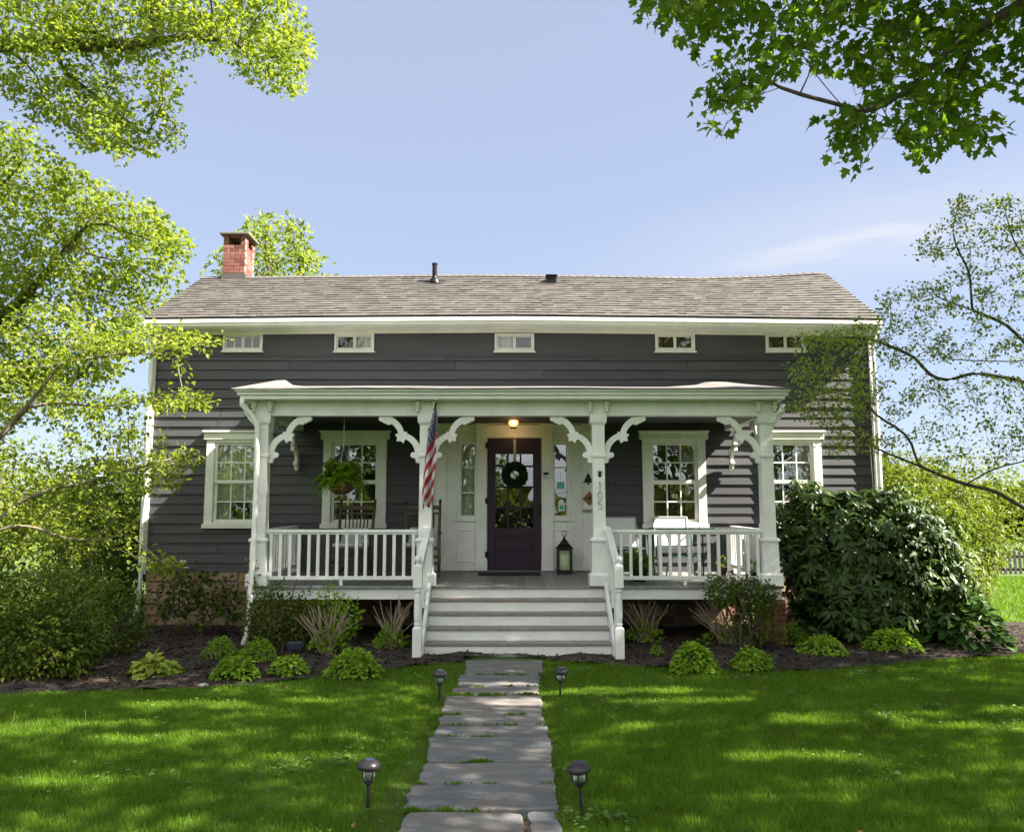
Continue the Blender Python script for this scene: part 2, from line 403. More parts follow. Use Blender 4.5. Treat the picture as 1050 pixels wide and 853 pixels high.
# one ground sheet to the horizon
g = MB(); R_ = 900
xs = np.concatenate([-np.geomspace(R_, 14, 14), np.linspace(-12, 12, 49), np.geomspace(14, R_, 14)])
X, Y = np.meshgrid(xs, xs)
Z = -.004 + .012 * np.sin(X * 1.3) * np.cos(Y * 1.1) * (np.abs(X) < 12) * (np.abs(Y) < 12)
nx = len(xs); i = np.arange(nx - 1)[:, None] * nx + np.arange(nx - 1)[None]
g.add(np.stack([X, Y, Z], -1).reshape(-1, 3), np.stack([i, i + 1, i + nx + 1, i + nx], -1).reshape(-1, 4))
tag(g.build('ground', M['lawn'], smooth=True), kind='structure')
# mulch bed, gently mounded towards its edge
def bed_z(x, y):
    return .03 + .018 * np.sin(x * 3.1 + y) * np.cos(y * 4.3 - x) + .012 * np.sin(x * 9 + 2 * y)
v, f = grid_sheet(-9.5, 8.6, -6.2, 1.0, 200, 90, bed_z)
cen = v[f].mean(1); keep = in_poly(cen[:, 0], cen[:, 1], BEDS.tolist())
mb = MB(); mb.add(v, f[keep]); 
tag(mb.build('mulch_bed', M['mulch'], smooth=True), kind='structure')
# loose bark chips over the bed
n = 26000
px_ = RNG.uniform(-7.5, 8, n); py_ = RNG.uniform(-5.9, -.2, n); k = in_poly(px_, py_, (BEDS * [1, 1.0] + [0, .03]).tolist())
k |= False
P = np.stack([px_[k], py_[k], bed_z(px_[k], py_[k]) + .006], -1); m_ = len(P)
a = RNG.uniform(0, 2 * PI, m_); ax = np.stack([np.cos(a), np.sin(a), RNG.normal(0, .25, m_)], -1); nr = np.stack([RNG.normal(0, .4, m_), RNG.normal(0, .4, m_), np.ones(m_)], -1)
mb = MB(); mb.leaves(P, ax, nr, RNG.uniform(.02, .075, m_), (np.array([(-.2, 0, 0), (.2, 0, 0), (.14, 1, .06), (-.16, .9, .05)]), [(0, 1, 2, 3)]))
tag(mb.build('mulch_chips', M['chip']), 'loose dark bark chips over the planting bed', 'mulch', kind='stuff')

# flagstone path: rows of irregular slabs (photo rows read off as far edge / near edge)
ROWS = [(680, 694, 478, 556, 477, 556), (695.5, 706.5, 471, 553, 469, 552), (708, 714.5, 464, 552, 463, 551), (716, 736, 457, 556, 453, 556), (737.5, 746.5, 452, 557, 449, 559),
        (748, 759.5, 447, 561, 443, 563), (760.5, 785, 442, 565, 438, 567), (788, 808.5, 434, 567, 428, 568), (811, 835, 422, 570, 413, 572)]
mb = MB(); SL = []
for (ya, yb, la, ra, lb, rb) in ROWS:
    ya, yb = ya - .75, yb + .75
    A = ground_at(la, ya)[:2]; B = ground_at(ra, ya)[:2]; C_ = ground_at(rb, yb)[:2]; D = ground_at(lb, yb)[:2]
    SL.append([A, B, C_, D])
yb = ground_at(500, 838)[1]
SL.append([np.array((-.60, yb)), np.array((.06, yb - .02)), np.array((.07, yb - .55)), np.array((-.63, yb - .5))])
SL.append([np.array((.10, yb - .02)), np.array((.25, yb)), np.array((.27, yb - .55)), np.array((.11, yb - .55))])
yy = yb - .55
for h in (.5, .4, .55, .45, .5, .5, .5):
    SL.append([np.array((-.62, yy)), np.array((.27, yy)), np.array((.28, yy - h + .04)), np.array((-.6, yy - h + .04))]); yy -= h
for q in SL:
    pts = []
    for i_ in range(4):
        a_, b_ = q[i_], q[(i_ + 1) % 4]
        for t in np.linspace(0, 1, 11)[:-1]:
            p = a_ + (b_ - a_) * t
            pts.append(p + RNG.normal(0, .010, 2))
    pts = np.array(pts); pts = .7 * pts + .15 * np.roll(pts, 1, 0) + .15 * np.roll(pts, -1, 0)
    c0 = pts.mean(0); tilt = RNG.normal(0, .008, 2); zt = .026 + RNG.uniform(-.006, .008)
    top = np.c_[pts, zt + (pts - c0) @ tilt]; inn = np.c_[c0 + (pts - c0) * .965, zt + .007 + (pts - c0) @ tilt]; bot = np.c_[pts, np.full(len(pts), -.05)]
    n_ = len(pts)
    f = [(i_, i_ + n_, (i_ + 1) % n_ + n_, (i_ + 1) % n_) for i_ in range(n_)] + [(i_ + n_, i_ + 2 * n_, (i_ + 1) % n_ + 2 * n_, (i_ + 1) % n_ + n_) for i_ in range(n_)] + [tuple(range(2 * n_, 3 * n_))]
    f = [tuple(reversed(q_)) for q_ in f[:-1]] + [f[-1]]
    q2 = tuple(reversed(f[-1])) if np.cross(pts[1] - pts[0], pts[2] - pts[1]) < 0 else f[-1]
    mb.add(np.vstack([bot, top, inn]), f[:-1] + [q2])
path = mb.build('path', M['flagstone']); tag(path, kind='structure')
mb = MB(); 
L = [q[0] + (.03, 0) for q in SL] ; Rr = [q[1] + (-.03, 0) for q in SL]
for i_ in range(len(SL) - 1):
    if abs(L[i_ + 1][0]) > .9: continue
    mb.quad((*L[i_], .006), (*L[i_ + 1], .006), (*Rr[i_ + 1], .006), (*Rr[i_], .006))
tag(mb.build('path_bed', M['dirt']), kind='structure')

# ================================================================ HOUSE
house = thing('house', 'charcoal clapboard farmhouse with white trim, brown shingle roof and full front porch', 'house')
X0, X1, YB = -5.9, 5.92, 4.12
RX = [-6.1, -5.95, -3, 0, 2.3, 3.6, 6.0, 6.1]
def eave_z(x): return float(np.interp(x, [-6, -3, 0, 3, 6], [4.93, 4.965, 4.985, 4.955, 4.915]))
def ridge_z(x): return float(np.interp(x, [-6, -3, -1, 1.5, 3.6, 4.8, 6.05], [6.315, 6.34, 6.365, 6.345, 6.305, 6.345, 6.42]))
YE, YR = -.42, 2.06
# clapboards
OPEN = []
WINS = [(-4.46, 'outer'), (-2.556, 'inner'), (2.635, 'inner'), (4.524, 'outer')]
for cx, _ in WINS: OPEN.append((cx - .40, cx + .40, 1.66, 2.98))
ATT = [(-4.455, 2), (-2.61, 1), (.04, 1), (2.70, 1), (4.53, 1)]
for cx, _ in ATT: OPEN.append((cx - .30, cx + .30, 4.47, 4.75))
OPEN.append((-1.26, 1.34, .8, 3.2))
def clap(mb, u0, u1, z0, z1, pitch, frame, openings, ulim=None, plain_above=None):
    """frame(u, z, d) -> xyz, d = outwards distance"""
    z = z0; r = 0
    while z < z1 - .02:
        zt = min(z + pitch, z1)
        cuts = sorted({z, zt} | {q for o in openings for q in (o[2], o[3]) if z < q < zt})
        offs = RNG.uniform(-.0045, .0045, 40); joints = np.sort(RNG.uniform(u0, u1, 3))
        for a, b in zip(cuts[:-1], cuts[1:]):
            lo, hi = (u0, u1) if ulim is None else ulim((a + b) / 2)
            if hi - lo < .05: continue
            segs = [(lo, hi)]
            for o in openings:
                if o[2] < (a + b) / 2 < o[3]:
                    ns = []
                    for s0, s1 in segs:
                        if o[1] <= s0 or o[0] >= s1: ns.append((s0, s1)); continue
                        if o[0] > s0: ns.append((s0, o[0]))
                        if o[1] < s1: ns.append((o[1], s1))
                    segs = ns
            fin = []
            for s0, s1 in segs:
                c = [s0] + [j for j in joints if s0 + .3 < j < s1 - .3] + [s1]
                fin += [(p + (.003 if q else 0), r_ - (.003 if q < len(c) - 2 else 0)) for q, (p, r_) in enumerate(zip(c[:-1], c[1:]))]
            for j, (s0, s1) in enumerate(fin):
                k = int((s0 + s1) * 7) % 40; e = offs[k]
                d = lambda q: .034 - .026 * (q - z) / pitch + e
                nn = max(2, int((s1 - s0) / .8) + 1); us = np.linspace(s0, s1, nn)
                wob = .003 * np.sin(us * 2.1 + r * 1.7) + .002 * np.sin(us * 5.3 + r)
                V = []
                for u, w in zip(us, wob):
                    V += [frame(u, a + (w if a == z else 0), .0), frame(u, a + (w if a == z else 0), d(a)), frame(u, b, d(b))]
                F = []
                for q in range(nn - 1):
                    F += [(3 * q, 3 * q + 3, 3 * q + 4, 3 * q + 1), (3 * q + 1, 3 * q + 4, 3 * q + 5, 3 * q + 2)]
                mb.add(V, F)
        z = zt; r += 1
mb = MB()
front = lambda u, z, d: (u, -d, z)
clap(mb, X0, X1, .86, 4.40, .157, front, OPEN)
# smooth frieze board between the small windows
for s0, s1 in zip([X0] + [c + .30 for c, _ in ATT], [c - .30 for c, _ in ATT] + [X1]):
    mb.box(s0, s1, -.022, .0, 4.40, 4.83)
for c, _ in ATT:
    mb.box(c - .30, c + .30, -.022, .0, 4.40, 4.47); mb.box(c - .30, c + .30, -.022, .0, 4.75, 4.83)
mb.box(X0, X1, -.034, -.022, 4.385, 4.41)
def gl(z):
    t = max(0, (z - 4.80) / (6.28 - 4.80)); return (0 + (2.06 - .0) * t, YB - (YB - 2.06) * t)
clap(mb, 0, YB, .86, 6.2, .157, lambda u, z, d: (X1 + d, u, z), [], gl)
clap(mb, 0, YB, .86, 6.2, .157, lambda u, z, d: (X0 - d, u, z), [], gl)
clap(mb, X0, X1, .86, 4.83, .157, lambda u, z, d: (u, YB + d, z), [])
mb.build('wall', M['siding'], house)
# stone foundation
mb = MB(); z = .02
while z < .84:
    h = min(RNG.uniform(.13, .21), .87 - z)
    x = X0 + .02
    while x < X1 - .05:
        w = min(RNG.uniform(.22, .62), X1 - .02 - x); e = RNG.uniform(0, .035)
        j = lambda: RNG.uniform(-.012, .012)
        mb.hexa([(x + .02 + j(), -.03 - e + j(), z + .01 + j()), (x + w - .02 + j(), -.03 - e + j(), z + .01 + j()), (x + w - .012, .12, z + .01), (x + .012, .12, z + .01),
                 (x + .02 + j(), -.03 - e + j(), z + h - .01 + j()), (x + w - .02 + j(), -.03 - e + j(), z + h - .01 + j()), (x + w - .012, .12, z + h - .01), (x + .012, .12, z + h - .01)])
        x += w
    z += h
fo = mb.build('foundation', M['stone'], house, bevel=.02)
mb = MB(); mb.box(X0 + .03, X1 - .03, .0, YB - .03, -.1, .858); mb.build('mortar_bed', M['mortar'], fo)
# corner boards, frieze, soffit, fascia
for x_ in (X0 - .045, X1 - .025):
    mb = MB(); mb.box(x_, x_ + .07, -.052, .06, .84, 4.76); mb.build('corner_board', M['white'], house, bevel=.004)
mb = MB(); xs_ = np.linspace(X0 - .06, X1 + .06, 17)
for a, b in zip(xs_[:-1], xs_[1:]):
    ea, eb = eave_z(a), eave_z(b)
    def seg(y0, y1, d0, d1):
        mb.hexa([(a, y0, ea - d0), (b, y0, eb - d0), (b, y1, eb - d0), (a, y1, ea - d0), (a, y0, ea - d1), (b, y0, eb - d1), (b, y1, eb - d1), (a, y1, ea - d1)])
    seg(-.405, -.365, .135, .025); seg(-.43, -.405, .085, .025); seg(-.365, -.02, .155, .12); seg(-.075, -.026, .205, .155)
mb.box(X0 - .06, X1 + .06, YB + .3, YB + .35, 4.78, 4.92); mb.box(X0 - .06, X1 + .06, YB, YB + .3, 4.78, 4.81)
for sx in (X0 - .062, X1 + .062):   # rake boards
    for (ya, za, yb_, zb) in ((-.38, 4.80, 2.06, 6.19), (YB + .34, 4.80, 2.06, 6.19)):
        mb.bar((sx, ya, za), (sx, yb_, zb), .03, .14, up=(0, 0, 1))
mb.build('cornice', M['white'], house, bevel=.003)
# roof: courses of random-width shingles
mb = MB(); NC = 19
for side in (0, 1):
    for c in range(NC):
        t0, t1 = c / NC, (c + 1) / NC
        x = X0 - .05 - RNG.uniform(0, .3)
        while x < X1 + .08:
            w = RNG.uniform(.10, .26); xa, xb = max(x, X0 - .05), min(x + w, X1 + .08); x += w
            if xb - xa < .01: continue
            th = RNG.choice([.006, .011])
            V = []
            for xx, t, lift in ((xa, t0, .012 + th), (xb, t0, .012 + th), (xb, t1, .003), (xa, t1, .003), (xa, t0, .0), (xb, t0, .0)):
                tt = t + (RNG.uniform(-.003, .003) if t == t0 and t0 > 0 else 0)
                zz = eave_z(xx) + (ridge_z(xx) - eave_z(xx)) * tt
                yy_ = YE + (YR - YE) * tt
                if side: yy_ = 2 * YR - yy_
                V.append((xx, yy_ - (1 - 2 * side) * .006 * (lift > .004), zz + lift))
            f = [(0, 1, 2, 3), (4, 5, 1, 0)]
            if side: f = [tuple(reversed(q)) for q in f]
            mb.add(V, f)
roof = mb.build('roof', M['shingle'], house)
mb = MB()
xs_ = np.linspace(X0 - .04, X1 + .07, 25)
for a, b in zip(xs_[:-1], xs_[1:]):
    for sd in (0, 1):
        ye = YE + .02 if not sd else 2 * YR - YE - .02
        q = [(a, ye, eave_z(a) - .03), (b, ye, eave_z(b) - .03), (b, YR, ridge_z(b) - .03), (a, YR, ridge_z(a) - .03)]
        mb.add(q + [(p[0], p[1], p[2] + .028) for p in q], [(3, 2, 1, 0), (4, 5, 6, 7), (0, 1, 5, 4), (1, 2, 6, 5), (2, 3, 7, 6), (3, 0, 4, 7)])
    za, zb = ridge_z(a), ridge_z(b)
mb.build('roof_deck', M['iron'], roof)
mb = MB()
x = X0 - .05
while x < X1 - .02:
    w = .15; e = .008
    for sd in (-1, 1):
        mb.add([(x, YR, ridge_z(x) + .022 + e), (x + w, YR, ridge_z(x + w) + .022), (x + w, YR + sd * .14, ridge_z(x + w) - .055), (x, YR + sd * .14, ridge_z(x) - .055 + e)], [(0, 1, 2, 3) if sd < 0 else (3, 2, 1, 0)])
    x += w
mb.build('ridge_cap', M['shingle'], roof)
# chimney
CX0, CX1, CY0, CY1 = -5.53, -5.10, 1.93, 2.50
ch = None
mb = MB(); z = 6.02; r = 0; ZT = 7.12
while z < ZT - .01:
    def course(u0, u1, fn):
        u = u0 - (.1 if r % 2 else 0)
        while u < u1:
            a, b = max(u, u0), min(u + .205, u1); u += .215
            if b - a > .02: fn(a + .004, b - .004)
    hole = ZT - .24 < z < ZT - .07
    e = RNG.uniform(-.004, .004)
    cxm = (CX0 + CX1) / 2; cym = (CY0 + CY1) / 2
    def fr(a, b, y0, y1):
        if hole:
            a1, b1 = max(a, cxm - .11), min(b, cxm + .11)
            for p, q in ((a, min(b, cxm - .11)), (max(a, cxm + .11), b)):
                if q - p > .015: mb.box(p, q, y0, y1, z + .004, z + .066)
        else: mb.box(a, b, y0 + e, y1 + e, z + .004, z + .066)
    course(CX0, CX1, lambda a, b: (fr(a, b, CY0, CY0 + .1), fr(a, b, CY1 - .1, CY1)))
    def sd(a, b):
        for x0_, x1_ in ((CX0, CX0 + .1), (CX1 - .1, CX1)):
            if hole:
                for p, q in ((a, min(b, cym - .12)), (max(a, cym + .12), b)):
                    if q - p > .015: mb.box(x0_ + .001, x1_ - .001, p, q, z + .004, z + .066)
            else: mb.box(x0_ + .001, x1_ - .001, a, b, z + .004, z + .066)
    course(CY0 + .1, CY1 - .1, sd)
    z += .07; r += 1
chimney = mb.build('chimney', M['brick'], house, bevel=.003)
mb = MB()
for x0_, x1_, y0_, y1_ in ((CX0 + .006, CX1 - .006, CY0 + .006, CY0 + .09), (CX0 + .006, CX1 - .006, CY1 - .09, CY1 - .006), (CX0 + .006, CX0 + .09, CY0 + .09, CY1 - .09), (CX1 - .09, CX1 - .006, CY0 + .09, CY1 - .09)):
    mb.box(x0_, x1_, y0_, y1_, 6.0, ZT - .25); 
for x0_ in (CX0 + .006, CX1 - .09):
    for y0_ in (CY0 + .006, CY1 - .09): mb.box(x0_, x0_ + .084, y0_, y0_ + .084, ZT - .25, ZT)
mb.build('mortar', M['mortar'], chimney)
mb = MB(); mb.box(CX0 - .06, CX1 + .07, CY0 - .06, CY1 + .06, ZT, ZT + .05); mb.build('chimney_cap', simple('grey_slate_cap', (.15, .14, .12), .8, bmp=.5), chimney, bevel=.012)
mb = MB(); mb.box(CX0 - .015, CX1 + .015, CY0 - .015, CY1 + .015, 6.2, 6.36); mb.build('flashing', simple('lead_flashing', (.10, .095, .095), .6, .3), chimney)
# vents on the roof
p = at(445.5, 300, 1.55); zz = eave_z(p[0]) + (ridge_z(p[0]) - eave_z(p[0])) * (1.55 - YE) / (YR - YE)
mb = MB(); mb.tube([(p[0], 1.55, zz - .05), (p[0], 1.55, zz + .36)], .045, 14); mb.lathe([(.11, -.01), (.09, .05), (.055, .09), (.047, .12)], 16, (p[0], 1.55, zz)); mb.lathe([(.052, .34), (.054, .37), (.04, .372)], 14, (p[0], 1.55, zz))
for i_ in range(1):
    q = [(p[0] - .2, 1.40, zz - .073), (p[0] + .2, 1.40, zz - .073), (p[0] + .2, 1.7, zz + .097), (p[0] - .2, 1.7, zz + .097)]; mb.quad(*q)
mb.build('vent_pipe', M['iron'], house, smooth=False)
p = at(566, 296, 1.6); zz = eave_z(p[0]) + (ridge_z(p[0]) - eave_z(p[0])) * (1.6 - YE) / (YR - YE)
mb = MB(); mb.box(p[0] - .10, p[0] + .08, 1.48, 1.72, zz - .06, zz + .10); mb.box(p[0] - .12, p[0] + .10, 1.45, 1.74, zz + .10, zz + .115); mb.build('roof_vent', M['iron'], house, bevel=.008)

# ---------------------------------------------------------------- windows
def window(cx, z0, z1, hw, rows, cols, drape, attic=False):
    """opening half width hw"""
    mb = MB()
    if attic:
        w = .032
        mb.box(cx - hw - w, cx - hw, -.06, -.0, z0 - .04, z1 + w); mb.box(cx + hw, cx + hw + w, -.06, -.0, z0 - .04, z1 + w)
        mb.box(cx - hw, cx + hw, -.06, .0, z1, z1 + w); mb.box(cx - hw - w - .02, cx + hw + w + .02, -.085, .0, z0 - .062, z0 - .04); mb.box(cx - hw, cx + hw, -.058, .0, z0 - .04, z0)
    else:
        w = .13
        mb.box(cx - hw - w, cx - hw, -.065, -.0, z0 - .02, z1 + .04); mb.box(cx + hw, cx + hw + w, -.065, -.0, z0 - .02, z1 + .04)
        mb.box(cx - hw - w - .045, cx + hw + w + .045, -.085, .0, z1 + .04, z1 + .155); mb.box(cx - hw - w - .065, cx + hw + w + .065, -.115, .0, z1 + .155, z1 + .185)
        mb.box(cx - hw, cx + hw, -.06, .0, z1 - .01, z1 + .04)
        mb.box(cx - hw - w - .02, cx + hw + w + .02, -.105, .02, z0 - .095, z0 - .02); mb.box(cx - hw, cx + hw, -.058, .02, z0 - .02, z0 + .0)
    win = mb.build('window', M['trim'], house, bevel=.004)
    st = .024 if attic else .055; sash = MB(); y0, y1 = -.03, .005
    def one(x0, x1, a, b, nc, nr, y0, y1, st):
        sash.box(x0, x0 + st, y0, y1, a, b); sash.box(x1 - st, x1, y0, y1, a, b)
        sash.box(x0 + st, x1 - st, y0, y1, a, a + st); sash.box(x0 + st, x1 - st, y0, y1, b - st, b)
        for c in range(1, nc):
            xx = x0 + st + (x1 - x0 - 2 * st) * c / nc; sash.box(xx - .011, xx + .011, y0 + .008, y1 - .006, a + st, b - st)
        for r in range(1, nr):
            zz = a + st + (b - a - 2 * st) * r / nr; sash.box(x0 + st, x1 - st, y0 + .009, y1 - .007, zz - .011, zz + .011)
    pane = MB()
    if attic:
        one(cx - hw, cx, z0, z1, rows, 1, y0, y1, st); one(cx + .001, cx + hw, z0, z1, rows, 1, y0 + .004, y1, st)
        pane.quad((cx - hw, -.012, z0), (cx + hw, -.012, z0), (cx + hw, -.012, z1), (cx - hw, -.012, z1))
    else:
        zm = (z0 + z1) / 2
        one(cx - hw, cx + hw, zm - .018, z1, cols, rows, y0, y1, .05); one(cx - hw + .002, cx + hw - .002, z0, zm + .016, cols, rows, y0 + .03, y1 + .03, .05)
        e = RNG.uniform(-.004, .004, 8)
        pane.quad((cx - hw + .05, -.014 + e[0], zm), (cx + hw - .05, -.014 + e[1], zm), (cx + hw - .05, -.014 + e[2], z1 - .05), (cx - hw + .05, -.014 + e[3], z1 - .05))
        pane.quad((cx - hw + .05, .016 + e[4], z0 + .05), (cx + hw - .05, .016 + e[5], z0 + .05), (cx + hw - .05, .016 + e[6], zm), (cx - hw + .05, .016 + e[7], zm))
    sash.build('sash', M['trim'], win, bevel=.003); pane.build('pane', M['atticglass' if attic else 'glass'], win)
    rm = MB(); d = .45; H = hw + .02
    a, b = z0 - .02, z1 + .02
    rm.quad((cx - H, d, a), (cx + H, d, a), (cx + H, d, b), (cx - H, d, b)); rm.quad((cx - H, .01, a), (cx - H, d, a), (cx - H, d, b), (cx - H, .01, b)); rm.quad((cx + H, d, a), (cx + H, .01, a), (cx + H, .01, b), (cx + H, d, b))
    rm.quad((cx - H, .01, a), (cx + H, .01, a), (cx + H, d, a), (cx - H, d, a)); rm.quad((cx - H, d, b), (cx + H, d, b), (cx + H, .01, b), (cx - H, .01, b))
    rm.build('dark_backing', M['room'], win)  # dark box behind the glass, the room's dimness put into its colour
    if drape:
        for (u0, u1, zb, mt, yd) in drape:
            cu = MB(); us = np.linspace(cx - hw + 2 * hw * u0, cx - hw + 2 * hw * u1, 40)
            yv = yd + .018 * np.sin(us * 55) + .01 * np.sin(us * 23)
            zl = z0 + (z1 - z0) * zb
            for i_ in range(39): cu.quad((us[i_], yv[i_], zl), (us[i_ + 1], yv[i_ + 1], zl), (us[i_ + 1], yv[i_ + 1], z1), (us[i_], yv[i_], z1))
            cu.build('curtain', M[mt], win, smooth=True)
    return win
W = []
dr = {-4.46: [(0, 1, .27, 'curtain', .10), (0, .3, 0, 'curtain', .16), (.7, 1, 0, 'curtain', .16)], -2.556: [(0, .12, 0, 'drape', .12)], 2.635: [(.76, 1, 0, 'drape', .12), (0, .12, 0, 'drape', .12)], 4.524: [(.7, 1, .0, 'curtain', .14)]}
for cx, k in WINS: W.append(window(cx, 1.66, 2.96, .385, 2, 3, dr[cx]))
for cx, k in ATT: W.append(window(cx, 4.505, 4.735, .295, k, 1, [(.52, 1, 0, 'curtain', .05)] if -4 < cx < -2 else [(0, .48, 0, 'curtain', .05)] if -1 < cx < 1 else [(0, .45, 0, 'drape', .05), (.55, 1, 0, 'drape', .05)], True))  # middle window: curtain added in place of a whitish reflection

# ---------------------------------------------------------------- entry: door, sidelights, panelling
ex = lambda px: (px - 525) / 63.0
ZS = .895
mb = MB(); yF = -.06
D0, D1, DZ = ex(500), ex(554.6), 3.02
SLL = (ex(472.6), ex(487.3), 1.755, 2.935); SLR = (ex(567.8), ex(581.4), 1.755, 2.935)
E0, E1 = ex(445), ex(611)
# back boards around openings
cols_ = [(E0, SLL[0]), (SLL[1], D0), (D1, SLR[0]), (SLR[1], E1)]
for a, b in cols_: mb.box(a, b, yF, -.0, .86, 3.12)
for s in (SLL, SLR):
    mb.box(s[0], s[1], yF, 0, .86, s[2]); mb.box(s[0], s[1], yF, 0, s[3], 3.12)
mb.box(E0, E1, yF - .003, 0, 3.12, 3.30); mb.box(D0, D1, yF, 0, DZ, 3.12)
for a, b in ((488.5, 499.2), (555.4, 566.5), (447.5, 458), (597, 607.5)):     # pilasters
    mb.box(ex(a), ex(b), yF - .045, yF, .93, 3.135); mb.box(ex(a) - .015, ex(b) + .015, yF - .06, yF, .90, 1.06); mb.box(ex(a) - .012, ex(b) + .012, yF - .06, yF, 3.10, 3.26)
mb.box(ex(499.2), ex(555.4), yF - .03, yF, DZ + .012, 3.20); mb.box(ex(458), ex(597), yF - .052, yF, 3.2, 3.235)
for s in (SLL, SLR):                                                            # sidelight frames + sunk panels
    a, b, c, d = s; t = .045
    mb.box(a - t, a, yF - .022, yF, c - t, d + t); mb.box(b, b + t, yF - .022, yF, c - t, d + t); mb.box(a, b, yF - .022, yF, d, d + t); mb.box(a - t - .02, b + t + .02, yF - .05, yF, c - t - .03, c - t)
    z0_, z1_ = 1.06, 1.52; A, B = a - .03, b + .03
    for q in ((A - .03, A, z0_, z1_), (B, B + .03, z0_, z1_)): mb.box(q[0], q[1], yF - .018, yF, q[2], q[3])
    mb.box(A - .03, B + .03, yF - .018, yF, z0_ - .03, z0_); mb.box(A - .03, B + .03, yF - .018, yF, z1_, z1_ + .03)
sur = mb.build('door_surround', M['white'], house, bevel=.004)
mb = MB(); mb.box(ex(458.5), ex(596), yF - .09, yF, .862, .898); mb.build('sill', simple('grey_sill_paint', (.16, .16, .17), .5, var=.25), sur)
for s in (SLL, SLR):
    sl = MB(); a, b, c, d = s
    for q in (479.3, 505): z_ = at(480, q, -.05)[2]; sl.box(a, b, -.045, -.02, z_ - .012, z_ + .012)
    sl.box(a, a + .015, -.045, -.02, c, d); sl.box(b - .015, b, -.045, -.02, c, d); sl.box(a + .015, b - .015, -.045, -.02, c, c + .018); sl.box(a + .015, b - .015, -.045, -.02, d - .018, d)
    so = sl.build('sidelight', M['trim'], house)
    pn = MB(); pn.quad((a, -.03, c), (b, -.03, c), (b, -.034, d), (a, -.034, d)); pn.build('pane', M['glass'], so)
    rm = MB(); rm.quad((a - .1, .4, c - .1), (b + .1, .4, c - .1), (b + .1, .4, d + .1), (a - .1, .4, d + .1)); rm.build('dark_backing', M['room'], so)  # dark sheet behind the pane in place of a dim room
    if s is SLL:
        cu = MB(); us = np.linspace(a, b, 20); yv = .05 + .012 * np.sin(us * 70)
        for i_ in range(19): cu.quad((us[i_], yv[i_], c), (us[i_ + 1], yv[i_ + 1], c), (us[i_ + 1], yv[i_ + 1], d), (us[i_], yv[i_], d))
        cu.build('curtain', M['curtain'], so)
# door
zz = lambda py: at(527, py, -.05)[2]
GX = [ex(508.3), ex(520.8), ex(533.8), ex(546.5)]; GZ = [zz(540.8), zz(520.3), zz(499.3), zz(478), zz(465.5)]
mb = MB(); y0, y1 = -.085, -.03
mb.box(D0 + .004, GX[0], y0, y1, ZS, DZ); mb.box(GX[3], D1 - .004, y0, y1, ZS, DZ)
mb.box(GX[0], GX[3], y0, y1, GZ[4], DZ); mb.box(GX[0], GX[3], y0 + .002, y1, zz(549), GZ[0]); mb.box(GX[0], GX[3], y0 + .002, y1, ZS, zz(566.5)); mb.box(GX[0], GX[3], y0 + .022, y1, zz(566.5), zz(549))
mb.box(GX[0] + .05, GX[3] - .05, y0 + .008, y1, zz(564), zz(551.5))
for x_ in GX[1:3]: mb.box(x_ - .014, x_ + .014, y0 + .01, y1 - .01, GZ[0], GZ[4])
for z_ in GZ[1:4]: mb.box(GX[0], GX[3], y0 + .012, y1 - .012, z_ - .014, z_ + .014)
door = mb.build('door', M['door'], house, bevel=.004)
pn = MB()
for i_ in range(3):
    for j_ in range(4):
        e = RNG.uniform(-.0015, .0015, 4); pn.quad((GX[i_], -.055 + e[0], GZ[j_]), (GX[i_ + 1], -.055 + e[1], GZ[j_]), (GX[i_ + 1], -.055 + e[2], GZ[j_ + 1]), (GX[i_], -.055 + e[3], GZ[j_ + 1]))
pn.build('pane', M['glass'], door)
rm = MB(); rm.quad((D0, .5, .9), (D1, .5, .9), (D1, .5, 3.0), (D0, .5, 3.0)); rm.build('dark_backing', M['room'], door)  # dark sheet standing in for the unlit hall behind the door
hb = MB(); hx = ex(553); hz = zz(523.5)
hb.box(hx - .022, hx + .018, y0 - .012, y0, hz - .10, hz + .10); hb.tube([(hx, y0 - .01, hz + .06), (hx, y0 - .05, hz + .045), (hx, y0 - .055, hz), (hx, y0 - .05, hz - .045), (hx, y0 - .01, hz - .06)], .010, 8); hb.lathe([(.001, .0), (.016, .005), (.016, .02), (.001, .025)], 10, (hx, y0 - .03, hz + .075))
hb.build('handle', M['iron'], door)
for q in (457, 513.5, 568.5):
    hb = MB(); z_ = zz(q); hb.box(D0 - .035, D0 + .03, y0 - .028, y0 - .002, z_ - .04, z_ + .04); hb.tube([(D0 - .008, y0 - .032, z_ - .05), (D0 - .008, y0 - .032, z_ + .05)], .014, 8); hb.build('hinge', M['iron'], door)

# downspouts of the main roof
mb = MB(); pl = [(X0 - .02, -.40, 4.86), (X0 - .03, -.30, 4.74), (X0 - .03, -.12, 4.6), (X0 - .03, -.10, 4.5)] + [(X0 - .03 + .006 * math.sin(k_), -.102, 4.5 - k_ * .5) for k_ in range(1, 9)] + [(X0 - .05, -.16, .14), (X0 - .11, -.30, .08)]
mb.tube(pl, .042, 12); 
for z_ in (3.7, 2.2, .9): mb.lathe([(.046, -.012), (.046, .012)], 12, (X0 - .03, -.105, z_))
mb.build('downspout', simple('glossy_white_metal', (.78, .78, .76), .22, 0, var=.06, bmp=.05), house, smooth=True)
mb = MB(); mb.tube([(X1 + .04, -.36, 4.86), (X1 + .03, -.12, 4.66)] + [(X1 + .03, -.10, 4.5 - k_ * .5) for k_ in range(0, 9)] + [(X1 + .14, -.2, .12)], .038, 10); mb.build('downspout', bpy.data.materials['glossy_white_metal'], house, smooth=True)
